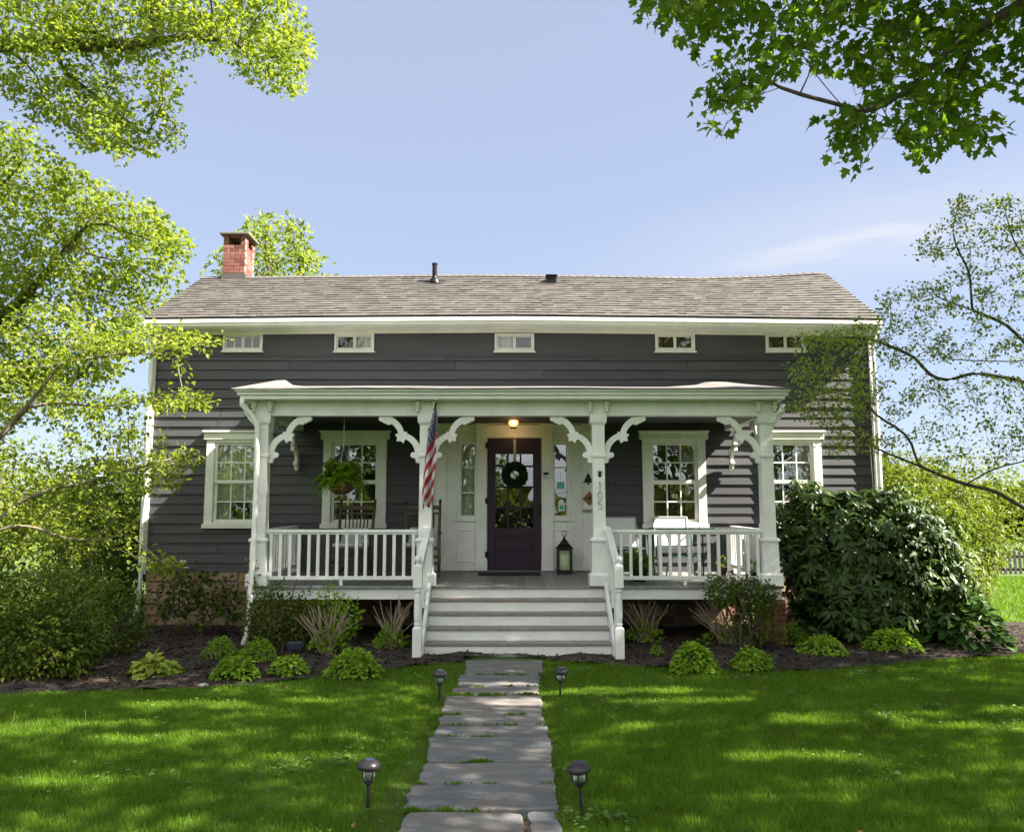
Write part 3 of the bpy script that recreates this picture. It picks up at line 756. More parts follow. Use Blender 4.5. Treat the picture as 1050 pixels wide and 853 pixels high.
# ================================================================ PORCH (parts of the house)
PX = [-3.485, -1.20, 1.205, 3.55]; YP = -2.0
def floor_z(y): return .875 + (.875 - .808) * (y / 2.0)
L0, L1 = -3.66, 3.72
mb = MB(); mb.hexa([(L0, -2.09, floor_z(-2.09) - .038), (L1, -2.09, floor_z(-2.09) - .038), (L1, -.036, floor_z(0) - .038), (L0, -.036, floor_z(0) - .038), (L0, -2.09, floor_z(-2.09)), (L1, -2.09, floor_z(-2.09)), (L1, -.036, floor_z(0)), (L0, -.036, floor_z(0))])
mb.build('porch_floor', M['deck'], house, bevel=.005)
mb = MB()
for a, b in ((L0 + .03, -1.18), (1.33, L1 - .03)): mb.box(a, b, -2.05, -2.01, .622, .765)
mb.box(-1.18, 1.33, -2.05, -2.01, .60, .764)
mb.box(L0 + .03, L0 + .07, -2.01, -.04, .622, .80); mb.box(L1 - .07, L1 - .03, -2.01, -.04, .622, .80)
for x in np.linspace(L0 + .5, L1 - .5, 11): mb.box(x - .025, x + .025, -2.0, -.05, .64, .764)
mb.build('porch_skirt', M['white_worn'], house, bevel=.004)
# brick piers
for cx in (PX[3] + .03,):
    mb = MB(); z = -.02; r = 0
    while z < .6:
        for i_ in range(2):
            for j_ in range(2 if r % 2 else 1):
                if r % 2: mb.box(cx - .19 + i_ * .195, cx - .19 + i_ * .195 + .185, -1.96 + j_ * .12, -1.96 + j_ * .12 + .11, z, z + .062)
                else: mb.box(cx - .19 + i_ * .195, cx - .19 + i_ * .195 + .185, -1.96, -1.74, z, z + .062)
        z += .07; r += 1
    mb.build('brick_pier', M['brick'], house, bevel=.004)
# posts
BR_C = []
for a in np.linspace(180, 97, 9): BR_C.append((.30 + .27 * math.cos(math.radians(a)), .27 * math.sin(math.radians(a))))
BR_D = [(.265 + .27 + .27 * math.cos(math.radians(a)), .235 + .27 * math.sin(math.radians(a))) for a in np.linspace(178, 92, 9)]
def bracket_mesh(mb, o, ux, uy, t):
    th = np.array(t, float)
    mb.band(BR_C, np.linspace(.092, .078, 9), o, ux, uy, t); mb.band(BR_D, np.linspace(.078, .095, 9), o, ux, uy, th)
    def leafy(c, r, k, a0, inset=.9):
        pts = []
        for i_ in range(2 * k):
            a = a0 + i_ * PI / k; q = r if i_ % 2 == 0 else r * .66
            pts.append((c[0] + q * math.cos(a), c[1] + q * math.sin(a)))
        pc = [(c[0], c[1])]
        for i_ in range(2 * k):
            mb.prism([c, pts[i_], pts[(i_ + 1) % (2 * k)]], np.array(o) - th * .08, ux, uy, th * 1.16)
    leafy((.265, .25), .098, 6, .3); 
    # scrolls at both tips
    for j_, (c, w) in enumerate((((.045, -.02), .055), ((.03, -.085), .04), ((.10, -.01), .042), ((.50, .485), .052), ((.555, .50), .04), ((.455, .455), .044))):
        k = 8; pts = [(c[0] + w * math.cos(q * 2 * PI / k), c[1] + w * math.sin(q * 2 * PI / k)) for q in range(k)]
        for q in range(k): mb.prism([c, pts[q], pts[(q + 1) % k]], np.array(o) - th * (.04 + .03 * j_), ux, uy, th * (1.08 + .06 * j_))
ZB = 3.145
for i, x in enumerate(PX):
    fz = floor_z(YP)
    mb = MB(); c = (x, YP, 0)
    h = .084
    mb.lathe([(.145, fz), (.145, fz + .145), (.128, fz + .165), (.128, fz + .17)], c=c, sq=True)
    mb.lathe([(.112, fz + .168), (.106, 1.40), (.106, 1.41)], c=c, sq=True)
    mb.lathe([(.125, 1.405), (.128, 1.425), (.118, 1.445), (.095, 1.46)], c=c, sq=True)
    mb.lathe([(.088, 1.455), (.083, 2.56)], c=c, sq=True)
    mb.lathe([(.088, 2.555), (.102, 2.575), (.102, 2.60), (.09, 2.62)], c=c, sq=True)
    mb.lathe([(.086, 2.615), (.086, 3.02)], c=c, sq=True)
    mb.lathe([(.088, 3.015), (.112, 3.05), (.116, 3.09), (.116, 3.15)], c=c, sq=True)
    mb.box(x - .125, x + .125, YP - .105, YP + .09, 3.15, 3.345)
    post = mb.build('porch_post', M['white'], house, bevel=.005)
    for dx in (-.115, .115):   # small turned drops under the cornice
        mb = MB(); mb.lathe([(.004, 3.185), (.022, 3.19), (.032, 3.215), (.016, 3.232), (.038, 3.25), (.038, 3.272), (.02, 3.285), (.044, 3.30), (.046, 3.33), (.03, 3.346)], 10, (x + dx, YP - .14, 0))
        mb.build('drop_ornament', simple('cream_drop', (.70, .66, .52), .5) if 'cream_drop' not in bpy.data.materials else bpy.data.materials['cream_drop'], post, smooth=True)
    for sgn in (-1, 1):
        if (i == 0 and sgn < 0) or (i == 3 and sgn > 0): continue
        mb = MB(); bracket_mesh(mb, (x + sgn * .08, YP - .028, ZB - .535), (sgn, 0, 0), (0, 0, 1), (0, .05, 0)); mb.build('bracket', M['white'], post)
    if i in (0, 3):
        sgn = -1 if i == 0 else 1
        mb = MB(); mb.band([(.0, -.30), (.03, -.18), (.10, -.10), (.17, .0), (.19, .10)], [.03, .07, .08, .075, .05], (x + sgn * .08, YP - .03, 3.22), (sgn, 0, 0), (0, 0, 1), (0, .06, 0)); mb.build('bracket', M['white'], post)
        mb = MB(); bracket_mesh(mb, (x - .025, YP + .085, ZB - .535), (0, 1, 0), (0, 0, 1), (.05, 0, 0)); mb.build('bracket', M['white'], post)
        mb = MB(); bracket_mesh(mb, (x - .025, -.09, ZB - .535), (0, -1, 0), (0, 0, 1), (.05, 0, 0)); mb.build('bracket', M['white'], post)
# beam, cornice, gutter
mb = MB()
mb.box(PX[0] - .10, PX[3] + .10, YP - .075, YP + .07, ZB, 3.345)
for x in (PX[0], PX[3]): mb.box(x - .075, x + .075, YP + .07, -.036, ZB, 3.345)
mb.build('porch_beam', M['white'], house, bevel=.004)
mb = MB(); A, B = -3.80, 3.82
mb.box(A + .06, B - .06, -2.31, -2.27, 3.35, 3.405); mb.box(A + .03, B - .03, -2.345, -2.27, 3.405, 3.43)
mb.box(A + .02, B - .02, -2.33, -2.27, 3.43, 3.468); mb.box(A, B, -2.375, -2.27, 3.45, 3.478)
mb.box(A + .06, B - .06, -2.27, -.03, 3.347, 3.362)
for x, s in ((A, 1), (B, -1)):
    q = sorted((x + s * .06, x + s * .10)); mb.box(q[0], q[1], -2.27, -.036, 3.362, 3.405)
    q = sorted((x, x + s * .06)); mb.box(q[0], q[1], -2.27, -.036, 3.405, 3.478)
mb.build('porch_cornice', M['white'], house, bevel=.004)
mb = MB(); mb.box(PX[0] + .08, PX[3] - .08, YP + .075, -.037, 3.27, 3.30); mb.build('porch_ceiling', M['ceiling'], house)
# low porch roof with kicked-up ends
mb = MB(); xs_ = np.concatenate([[-3.84, -3.7, -3.58], np.linspace(-3.4, 3.0, 14), [3.15, 3.3, 3.5, 3.7, 3.86]])
def wz(x): return float(np.interp(x, [-3.84, -3.72, -3.56, 0, 2.9, 3.15, 3.4, 3.86], [3.99, 4.01, 3.89, 3.882, 3.872, 3.95, 3.965, 3.91]))
ys = np.linspace(-2.40, -.036, 12)
V = []
for t, y in zip(np.linspace(0, 1, 12), ys):
    for x in xs_: V.append((x, y, 3.487 + (wz(x) - 3.487) * t + .004 * math.sin(x * 2.3)))
nxx = len(xs_); F = [(j * nxx + i, j * nxx + i + 1, (j + 1) * nxx + i + 1, (j + 1) * nxx + i) for j in range(11) for i in range(nxx - 1)]
mb.add(V, F); Vb = np.array(V) - (0, 0, .012); mb.add(Vb, [tuple(reversed(f)) for f in F])
k = len(V)
for i in range(nxx - 1): mb.add([V[i], V[i + 1], Vb[i + 1], Vb[i]], [(3, 2, 1, 0)])
mb.build('porch_roof', simple('pinkish_grey_roll_roofing', (.145, .138, .135), .85, var=.25, scale=2.5, bmp=.4, bscale=90), house)
# railings
def railing(a, b, n, name='railing', front=True):
    """front railing between x=a and x=b; side railing between y=a and y=b at x=front"""
    mb = MB(); root = None
    fz = floor_z(YP)
    if front is True:
        mb.box(a, b, YP - .045, YP + .045, 1.528, 1.568); mb.box(a, b, YP - .022, YP + .022, 1.50, 1.53)
        mb.box(a, b, YP - .038, YP + .038, fz + .075, fz + .125)
        m_ = (a + b) / 2; mb.box(m_ - .025, m_ + .02, YP - .03, YP + .03, fz, fz + .076)
        root = mb.build(name, M['white'], house, bevel=.004)
        xs = np.linspace(a, b, n + 1); xs = (xs[:-1] + xs[1:]) / 2
        for x in xs:
            q = MB(); e = RNG.uniform(-.004, .004); q.box(x - .021 + e, x + .021 + e, YP - .02, YP + .02, fz + .124, 1.502); q.build('baluster', M['white'], root, bevel=.003)
    else:
        x = front; zf = floor_z(-1.0)
        mb.hexa([(x - .045, a, 1.528), (x + .045, a, 1.528), (x + .045, b, 1.565), (x - .045, b, 1.565), (x - .045, a, 1.568), (x + .045, a, 1.568), (x + .045, b, 1.605), (x - .045, b, 1.605)])
        mb.hexa([(x - .038, a, fz + .08), (x + .038, a, fz + .08), (x + .038, b, floor_z(b) + .08), (x - .038, b, floor_z(b) + .08), (x - .038, a, fz + .13), (x + .038, a, fz + .13), (x + .038, b, floor_z(b) + .13), (x - .038, b, floor_z(b) + .13)])
        root = mb.build(name, M['white'], house, bevel=.004)
        ys = np.linspace(a, b, n + 1); ys = (ys[:-1] + ys[1:]) / 2
        for y in ys:
            q = MB(); q.box(x - .02, x + .02, y - .021, y + .021, floor_z(y) + .12, 1.54 + (y - a) * .018); q.build('baluster', M['white'], root, bevel=.003)
    return root
railing(PX[0] + .088, PX[1] - .10, 16); railing(PX[2] + .10, PX[3] - .088, 16)
railing(YP + .09, -.04, 13, front=PX[0]); railing(YP + .09, -.04, 13, front=PX[3])
for x in (PX[0], PX[3]):      # half posts against the wall at the porch ends
    mb = MB(); mb.box(x - .06, x + .06, -.075, -.036, floor_z(0), 1.56)
    mb.build('wall_pilaster', M['white'], house, bevel=.004)
# stairs
SX0, SX1 = -1.10, 1.255; NR = 5; FZ = floor_z(-2.09)
rise = FZ / NR; run = .215
st = MB(); tr = MB()
for k in range(NR):
    zt = FZ - k * rise; y = -2.055 - k * run
    if k: 
        w = RNG.uniform(-.004, .004, 2)
        tr.hexa([(SX0, y - .025, zt - .034 + w[0]), (SX1, y - .025, zt - .034 + w[1]), (SX1, y + run, zt - .034), (SX0, y + run, zt - .034), (SX0, y - .03, zt + w[0]), (SX1, y - .03, zt + w[1]), (SX1, y + run, zt), (SX0, y + run, zt)])
    st.box(SX0 + .004, SX1 - .004, y - .004, y + .018, zt - rise - (.1 if k == NR - 1 else -.002), zt - .036)
stairs = st.build('stair_riser', M['white_worn'], house, bevel=.002)
tr.build('tread', M['tread'], stairs, bevel=.006)
for sgn, x in ((-1, SX0), (1, SX1)):
    a, b = sorted((x, x + sgn * .045))
    mb = MB()
    yb, yt = -2.055 - NR * run + .02, -2.055
    poly = [(yb - .02, -.05), (yb - .02, .16), (yt - .0, FZ + .11), (yt, FZ - .28), (yb + .35, -.05)]
    mb.prism(poly, (a, 0, 0), (0, 1, 0), (0, 0, 1), (b - a, 0, 0)); mb.build('stringer', M['white'], stairs)
    xn = x + sgn * .068; yn = yb - .06
    mb = MB(); c = (xn, yn, 0)
    mb.lathe([(.056, -.05), (.056, .37), (.05, .385)], c=c, sq=True); mb.lathe([(.056, .865), (.056, 1.13), (.046, 1.145), (.03, 1.15)], c=c, sq=True)
    mb.lathe([(.05, .383), (.034, .40), (.046, .42), (.036, .44), (.044, .50), (.046, .62), (.042, .74), (.036, .80), (.046, .825), (.034, .84), (.05, .866)], 14, c)
    mb.lathe([(.028, 1.148), (.022, 1.165), (.04, 1.185), (.05, 1.215), (.043, 1.245), (.018, 1.262), (.002, 1.265)], 14, c)
    nw = mb.build('newel', M['white'], house, bevel=.003)
    mb = MB(); xr = x + sgn * .06
    mb.bar((xr, yn + .03, 1.06), (xr, YP - .06, 1.51), .058, .15); mb.bar((xr, yn + .028, 1.145), (xr, YP - .06, 1.595), .09, .035)
    hr = mb.build('handrail', M['white'], house, bevel=.004)
    mb = MB()
    for t in (.25, .5, .75):
        y = yn + (YP - yn) * t; mb.box(xr - .018, xr + .018, y - .018, y + .018, .16 + (FZ + .0) * t, 1.02 + .45 * t)
    mb.build('baluster', M['white'], hr)
# porch gutter downspout beside the first post
mb = MB(); x = PX[0] - .135
mb.tube([(x - .09, -2.30, 3.36), (x - .10, -2.28, 3.28), (x + .02, -2.2, 3.14), (x + .09, -2.17, 3.02), (x + .105, -2.17, 2.2), (x + .10, -2.19, 1.2), (x + .085, -2.20, .7), (x + .06, -2.20, .18), (x + .03, -2.27, .04)], .038, 12)
mb.build('downspout', bpy.data.materials['glossy_white_metal'], house, smooth=True)
# house number on the third post
font = []
mb = MB(); nx_ = PX[2]; yn = YP - .093; pz = lambda py: at(616, py, YP - .09)[2]
nx_ = at(615.2, 505, yn)[0]
hp = lambda pts, w=.006: [mb.bar((nx_ + a[0], yn, a[1]), (nx_ + b[0], yn, b[1]), w, .012, up=(0, 1, 0)) for a, b in zip(pts[:-1], pts[1:])]
z = pz(498); h = .055; hp([(-.014, z + h * .55), (.002, z + h), (.002, z - h)])
z = pz(507.6); hp([(.028 * math.cos(a), z + h * .98 * math.sin(a)) for a in np.linspace(0, 2 * PI, 17)])
z = pz(517.6); hp([(.026, z + h), (-.022, z + h), (-.024, z + .008), (.006, z + .016), (.026, z - .008), (.024, z - .036), (.004, z - h), (-.026, z - h * .8)])
mb.build('house_number', simple('verdigris_metal', (.22, .26, .26), .45, .4), [o for o in S.objects if o.name.startswith('porch_post')][2])
mb = MB(); z = pz(485.2)
mb.lathe([(.003, -.045), (.02, -.035), (.025, -.01), (.018, .012), (.006, .02)], 10, (nx_, yn - .004, z - .01))
for a in np.linspace(-1.1, 1.1, 5): mb.tube([(nx_, yn - .004, z + .005), (nx_ + .03 * math.sin(a), yn - .008, z + .03 * math.cos(a)), (nx_ + .045 * math.sin(a * 1.3), yn - .012, z + .05 * math.cos(a * 1.15))], [.006, .005, .001], 5)
mb.build('pineapple_ornament', M['iron'], [o for o in S.objects if o.name.startswith('porch_post')][2])
# ================================================================ LOOSE THINGS ON AND AROUND THE PORCH
DW = np.array
# porch lamp
p = at(526.5, 433.5, -.42)
t = thing('porch_lamp', 'small round glass lamp glowing orange under the porch ceiling above the front door', 'lamp', p)
m, nt, b, out = nmat('lit_globe'); em = nt.nodes.new('ShaderNodeEmission'); em.inputs[0].default_value = (1, .50, .17, 1); em.inputs[1].default_value = .55
lw = nt.nodes.new('ShaderNodeLayerWeight'); lw.inputs[0].default_value = .4
nt.links.new(ramp(nt, lw.outputs['Facing'], [(0, (1, .80, .42)), (.22, (.9, .42, .12)), (.6, (.32, .13, .035)), (1, (.14, .06, .02))]), em.inputs[0]); nt.links.new(em.outputs[0], out.inputs[0])
mb = MB(); mb.lathe([(.02, -.07), (.055, -.06), (.078, -.03), (.084, 0), (.078, .03), (.055, .062), (.03, .075)], 18); mb.build('globe', m, t, smooth=True)
mb = MB(); mb.lathe([(.05, -.095), (.052, -.075), (.034, -.068), (.02, -.062)], 14); mb.tube([(0, .05, .04), (0, .10, .09), (0, .12, .14)], .02, 8); mb.lathe([(.03, .07), (.045, .08), (.06, .12), (.06, 3.27 - p[2])], 14, (0, 0.0, 0)); mb.build('fitting', M['iron'], t)
ld = bpy.data.lights.new('porch_bulb', 'POINT'); ld.energy = .35; ld.color = (1, .55, .22); ld.shadow_soft_size = .05
lo = bpy.data.objects.new('porch_bulb', ld); COL.objects.link(lo); lo.location = p + DW((0, -.02, -.16))
# wreath
p = at(527.8, 486.8, -.13)
t = thing('wreath', 'round dark evergreen wreath hanging on the plum front door', 'wreath', p)
n = 1500; a = RNG.uniform(0, 2 * PI, n); r = .145; tt = RNG.uniform(0, 2 * PI, n); rr = .042
base = np.stack([(r + rr * np.cos(tt)) * np.cos(a), rr * np.sin(tt) * .8 - .01, (r + rr * np.cos(tt)) * np.sin(a)], -1)
outw = np.stack([np.cos(tt) * np.cos(a), np.sin(tt), np.cos(tt) * np.sin(a)], -1); tang = np.stack([-np.sin(a), 0 * a, np.cos(a)], -1)
mb = MB(); mb.leaves(base, outw * .8 + tang * .8 + RNG.normal(0, .3, (n, 3)), RNG.normal(0, 1, (n, 3)), RNG.uniform(.035, .06, n), LEAF4); mb.build('greenery', M['wreath'], t)
mb = MB(); ang = np.linspace(0, 2 * PI, 33); mb.tube(np.stack([r * np.cos(ang), 0 * ang, r * np.sin(ang)], -1), .03, 8, False); mb.build('ring', M['wreath'], t)
mb = MB(); mb.box(-.022, .022, .005, .012, .12, 3.0 - p[2]); mb.build('ribbon', simple('grey_ribbon', (.32, .33, .33), .6), t)
# doormat
mb = MB(); p = at(523, 588, -.36)
mb.box(ex(492) - p[0], ex(553) - p[0], -.25, .25, 0, .016)
tag(mb.build('doormat', simple('black_doormat', (.018, .018, .018), .95, scale=60, var=.5, bmp=.8), bevel=.006), 'black rectangular doormat lying on the porch boards in front of the door', 'doormat').location = (p[0], -.40, floor_z(-.36) + .002)
# lantern
p = at(578.8, 587, -.34); LZ = floor_z(-.34)
t = thing('lantern', 'tall dark metal lantern with glass sides and cream candle beside the front door', 'lantern', (p[0], -.34, LZ))
mb = MB(); w = .118
mb.box(-w, w, -w, w, 0, .05); mb.box(-w - .01, w + .01, -w - .01, w + .01, .05, .062)
for sx in (-1, 1):
    for sy in (-1, 1): mb.box(sx * w - .036 * (sx > 0), sx * w + .036 * (sx < 0), sy * w - .014 * (sy > 0), sy * w + .014 * (sy < 0), .062, .385); mb.box(sx * w - .014 * (sx > 0), sx * w + .014 * (sx < 0), sy * w - .036 * (sy > 0) + .014 * (sy < 0), sy * w - .014 * (sy > 0) + .036 * (sy < 0), .062, .385)
for sy in (-1, 1):
    mb.box(-w + .014, w - .014, sy * (w - .008) - .005, sy * (w - .008) + .005, .36, .385); mb.box(sy * (w - .008) - .005, sy * (w - .008) + .005, -w + .014, w - .014, .36, .385)
mb.lathe([(w + .014, .385), (w + .014, .40), (.095, .44), (.07, .47), (.062, .475), (.055, .50), (.03, .525), (.022, .53)], c=(0, 0, 0), sq=True)
mb.lathe([(.02, .525), (.028, .54), (.014, .555), (.02, .565), (.008, .58), (.004, .6)], 10)
mb.build('frame', simple('rusty_dark_metal', (.022, .012, .010), .5, .5, var=.4, scale=14), t, bevel=.002)
mb = MB(); ang = np.linspace(0, 2 * PI, 21); mb.tube(np.stack([.04 * np.cos(ang), 0 * ang, .625 + .04 * np.sin(ang)], -1), .005, 6, False); mb.build('ring', M['iron'], t)
mb = MB(); q = w - .006
for s in (-1, 1): mb.quad((-q, s * q, .062), (q, s * q, .062), (q, s * q, .37), (-q, s * q, .37)); mb.quad((s * q, -q, .062), (s * q, q, .062), (s * q, q, .37), (s * q, -q, .37))
mb.build('glass', M['clear'], t)
mb = MB(); mb.lathe([(.07, .0625), (.072, .30), (.06, .305), (.02, .30)], 20); mb.build('candle', simple('cream_wax', (.75, .70, .55), .5, bmp=0), t, smooth=True)
# door bell on the pilaster
p = at(560, 487.5, -.12)
t = thing('doorbell', 'small doorbell with dark top fixed to the white pilaster by the door', 'doorbell', p)
mb = MB(); mb.box(-.028, .028, -.03, .012, -.045, .012); mb.build('body', simple('light_grey_plastic', (.62, .62, .62), .4), t, bevel=.01)
mb = MB(); mb.box(-.04, .04, -.034, .012, .014, .05); mb.build('bell_cap', M['iron'], t, bevel=.008)
# ornaments in the right sidelight
teal = simple('teal_glass', (.02, .36, .34), .15, var=.2, bmp=0)
p = at(575, 497.5, -.02)
t = thing('sun_catcher', 'square teal glass ornament hanging in the middle pane of the right sidelight', 'sun catcher', (p[0], -.050, p[2]))
mb = MB(); mb.box(-.062, .058, -.006, .004, -.055, .052); mb.build('plate', teal, t, bevel=.012)
mb = MB(); mb.tube([(0, -.001, .05), (0, -.001, .2)], .003, 5); mb.build('string', M['white'], t)
p = at(575.6, 518.5, -.02)
t = thing('hanging_tag', 'white tag with teal blot hanging in the lowest pane of the right sidelight', 'tag', (p[0], -.050, p[2]))
mb = MB(); mb.prism([(-.048, -.085), (.048, -.085), (.05, .04), (.025, .10), (-.025, .10), (-.05, .04)], (0, 0, 0), (1, 0, 0), (0, 0, 1), (0, .006, 0)); mb.build('card', M['petal'], t)
mb = MB(); mb.prism([(.035 * math.cos(a), .042 * math.sin(a) - .03) for a in np.linspace(0, 2 * PI, 15)[:-1]], (0, -.003, 0), (1, 0, 0), (0, 0, 1), (0, .002, 0)); mb.build('blot', teal, t)
# tree ornament + bird house on the right panel
p = at(603, 491, -.08)
t = thing('tree_ornament', 'small black metal pine tree shape fixed on the white panel above the birdhouse', 'ornament', (p[0], -.115, p[2]))
mb = MB(); mb.prism([(-.015, -.095), (.015, -.095), (.015, -.06), (.095, -.065), (.05, -.02), (.065, -.02), (.03, .03), (.04, .03), (0, .10), (-.04, .03), (-.03, .03), (-.065, -.02), (-.05, -.02), (-.095, -.065), (-.015, -.06)], (0, 0, 0), (1, 0, 0), (0, 0, 1), (0, .02, 0)); mb.build('silhouette', M['iron'], t)
p = at(604, 512, -.08)
t = thing('birdhouse', 'little white birdhouse with brown wooden diamond front on the right door panel', 'birdhouse', (p[0], -.11, p[2]))
mb = MB(); mb.prism([(-.085, -.16), (.085, -.16), (.085, 0), (0, .085), (-.085, 0)], (0, -.06, 0), (1, 0, 0), (0, 0, 1), (0, .06, 0)); mb.build('body', M['white'], t)
mb = MB(); mb.prism([(-.115, .01), (0, -.105), (.115, .01), (0, .125)], (0, -.085, 0), (1, 0, 0), (0, 0, 1), (0, .024, 0)); dia = mb.build('diamond_panel', simple('orange_brown_wood', (.20, .085, .03), .5, var=.35, scale=10, stretch=(1, 1, 5)), t, bevel=.006)
mb = MB(); mb.lathe([(.022, 0), (.022, .003)], 14); h = mb.build('entrance_hole', M['iron'], dia); h.rotation_euler = (PI / 2, 0, 0); h.location = (0, -.085, .02)
mb = MB(); mb.box(-.11, .11, -.10, 0, -.185, -.162); mb.build('ledge', simple('grey_ledge', (.25, .25, .22), .7), t, bevel=.003)

# hanging fern basket
p = at(350, 501, -1.62)
t = thing('hanging_basket', 'lush green fern in a brown coir basket hanging above the left rocking chair', 'hanging basket', p)
mb = MB(); mb.lathe([(.03, -.085), (.10, -.07), (.15, -.035), (.178, .01), (.182, .055), (.17, .056), (.15, .02)], 22); 
mb.build('basket', simple('brown_coir', (.13, .055, .025), .95, var=.5, scale=16, bmp=1.0, bscale=40), t, smooth=True)
mb = MB(); ang = np.linspace(0, 2 * PI, 25)
mb.tube(np.stack([.186 * np.cos(ang), .186 * np.sin(ang), 0 * ang + .055], -1), .006, 6, False)
zt = 3.27 - p[2]
for a in (0.4, 2.5, 4.6): mb.tube([(.184 * math.cos(a), .184 * math.sin(a), .055), (.02, 0, .62)], .0035, 5)
mb.tube([(.02, 0, .62), (.02, 0, zt)], .005, 5); mb.build('hanger', simple('galvanised_wire', (.35, .36, .36), .4, .6), t)
def frond(mb, base, az, length, rise, droop, w=.05, k=16):
    """fern frond: arching midrib with paired leaflets"""
    s = np.linspace(0, 1, k)
    hr = length * s; z = rise * np.sin(np.minimum(s * 1.7, 1.7)) - droop * s ** 2
    d = DW((math.cos(az), math.sin(az), 0)); perp = DW((-math.sin(az), math.cos(az), 0))
    pts = DW(base) + hr[:, None] * d + z[:, None] * DW((0, 0, 1)); 
    mb.tube(pts, np.linspace(.003, .001, k), 3, False)
    for sg in (-1, 1):
        kk = len(pts) - 1; sz = w * np.sin(np.linspace(.55, 3.0, kk)) + .008
        mb.leaves(pts[1:], perp * sg + d * .5 + DW((0, 0, -.12)) + RNG.normal(0, .12, (kk, 3)), np.tile([0, 0, 1.], (kk, 1)) + RNG.normal(0, .25, (kk, 3)), sz, LEAF4)
mb = MB()
for i in range(190):
    az = RNG.uniform(0, 2 * PI); L_ = RNG.uniform(.14, .42); mb_r = RNG.uniform(.12, .46)
    frond(mb, (.09 * math.cos(az), .09 * math.sin(az), .05), az, L_ * (.6 if mb_r > .27 else 1.0), mb_r, RNG.uniform(.10, .50) * (L_ / .4), RNG.uniform(.05, .075))
for az, L_ in ((PI + .15, .46), (PI - .2, .42), (-.35, .50), (-.15, .44), (.2, .40)):
    for e in range(3): frond(mb, (0, 0, .06), az + RNG.normal(0, .12), L_, .20, .42 + (.15 if abs(az) < 1 else 0), .05, 20)
mb.build('fern_foliage', M['fern'], t)

# rocking chairs
def rocker():
    t = thing('rocking_chair', 'x', 'rocking chair')
    wd = M['darkwood']; w = .255
    mb = MB()
    for s in (-1, 1):
        mb.tube([(s * w, .22, .10), (s * w, .25, .42), (s * (w + .005), .31, .80), (s * (w + .012), .40, 1.13)], [.024, .026, .025, .02], 10)
        mb.lathe([(.020, 0), (.026, .02), (.018, .045), (.006, .055)], 10, (s * (w + .012), .40, 1.125))
    mb.build('back_post', wd, t, smooth=True)
    for zz_, hh in ((1.045, .06), (.955, .03)):
        mb = MB(); xs = np.linspace(-w, w, 11)
        y_ = .305 + (zz_ - .80) * .27
        for a, b in zip(xs[:-1], xs[1:]):
            ya, yb_ = y_ + .03 * (1 - (a / w) ** 2), y_ + .03 * (1 - (b / w) ** 2); ha = hh + .012 * (1 - (a / w) ** 2); hb_ = hh + .012 * (1 - (b / w) ** 2)
            mb.hexa([(a, ya - .011, zz_ - hh / 2), (b, yb_ - .011, zz_ - hh / 2), (b, yb_ + .011, zz_ - hh / 2), (a, ya + .011, zz_ - hh / 2), (a, ya - .011, zz_ + ha / 2), (b, yb_ - .011, zz_ + hb_ / 2), (b, yb_ + .011, zz_ + hb_ / 2), (a, ya + .011, zz_ + ha / 2)])
        mb.build('back_rail', wd, t)
    for x in np.linspace(-.17, .17, 7):
        mb = MB(); c = .03 * (1 - (x / w) ** 2); mb.tube([(x, .265, .45), (x, .29 + c * .6, .72), (x, .345 + c, .945)], [.010, .013, .009], 8); mb.build('spindle', wd, t, smooth=True)
    mb = MB(); mb.hexa([(-.27, -.26, .425), (.27, -.26, .425), (.25, .25, .40), (-.25, .25, .40), (-.27, -.26, .455), (.27, -.26, .455), (.25, .25, .43), (-.25, .25, .43)]); mb.build('seat', wd, t, bevel=.01)
    cu = simple('blue_grey_print_cushion', (.40, .44, .46), .9, var=.45, scale=22, bmp=.3) if 'blue_grey_print_cushion' not in bpy.data.materials else bpy.data.materials['blue_grey_print_cushion']
    mb = MB(); mb.box(-.235, .235, -.24, .21, .452, .52); mb.build('seat_cushion', cu, t, bevel=.03)
    mb = MB(); mb.hexa([(-.22, .20, .50), (.22, .20, .50), (.22, .26, .50), (-.22, .26, .50), (-.20, .245, .74), (.20, .245, .74), (.20, .30, .74), (-.20, .30, .74)]); mb.build('back_cushion', cu, t, bevel=.025)
    for s in (-1, 1):
        mb = MB(); mb.bar((s * (w + .02), -.30, .665), (s * (w + .005), .29, .665), .07, .025); mb.build('armrest', wd, t, bevel=.008)
        mb = MB(); mb.tube([(s * (w + .01), -.25, .09), (s * (w + .012), -.25, .25), (s * (w + .012), -.25, .44), (s * (w + .016), -.25, .655)], [.022, .028, .024, .02], 10); mb.build('leg', wd, t, smooth=True)
        mb = MB(); pts = [(s * (w + .005), y, .035 + .22 * (y - .0) ** 2) for y in np.linspace(-.42, .62, 13)]
        for a, b in zip(pts[:-1], pts[1:]): mb.bar(a, b, .03, .04)
        mb.build('rocker', wd, t)
    mb = MB()
    for zz_ in (.20, .30): mb.tube([(-w, -.25, zz_), (w, -.25, zz_)], .012, 8); mb.tube([(-w, .23, zz_), (w, .23, zz_)], .012, 8)
    for s in (-1, 1): mb.tube([(s * w, -.25, .24), (s * w, .23, .24)], .012, 8)
    mb.build('stretcher', wd, t); return t
rk = rocker(); p = at(360, 560, -.98)
rk.location = (p[0], -.98, floor_z(-.98)); rk.rotation_euler = (0, 0, math.radians(-3))
tag(rk, 'brown wooden rocking chair in front of the window under the hanging fern', group='rocking chairs on the porch')
rk2 = copy_tree(rk); p = at(432.5, 560, -.85); rk2.location = (p[0], -.85, floor_z(-.85)); rk2.rotation_euler = (0, 0, math.radians(4))
tag(rk2, 'brown wooden rocking chair half hidden by the porch post with the flag')

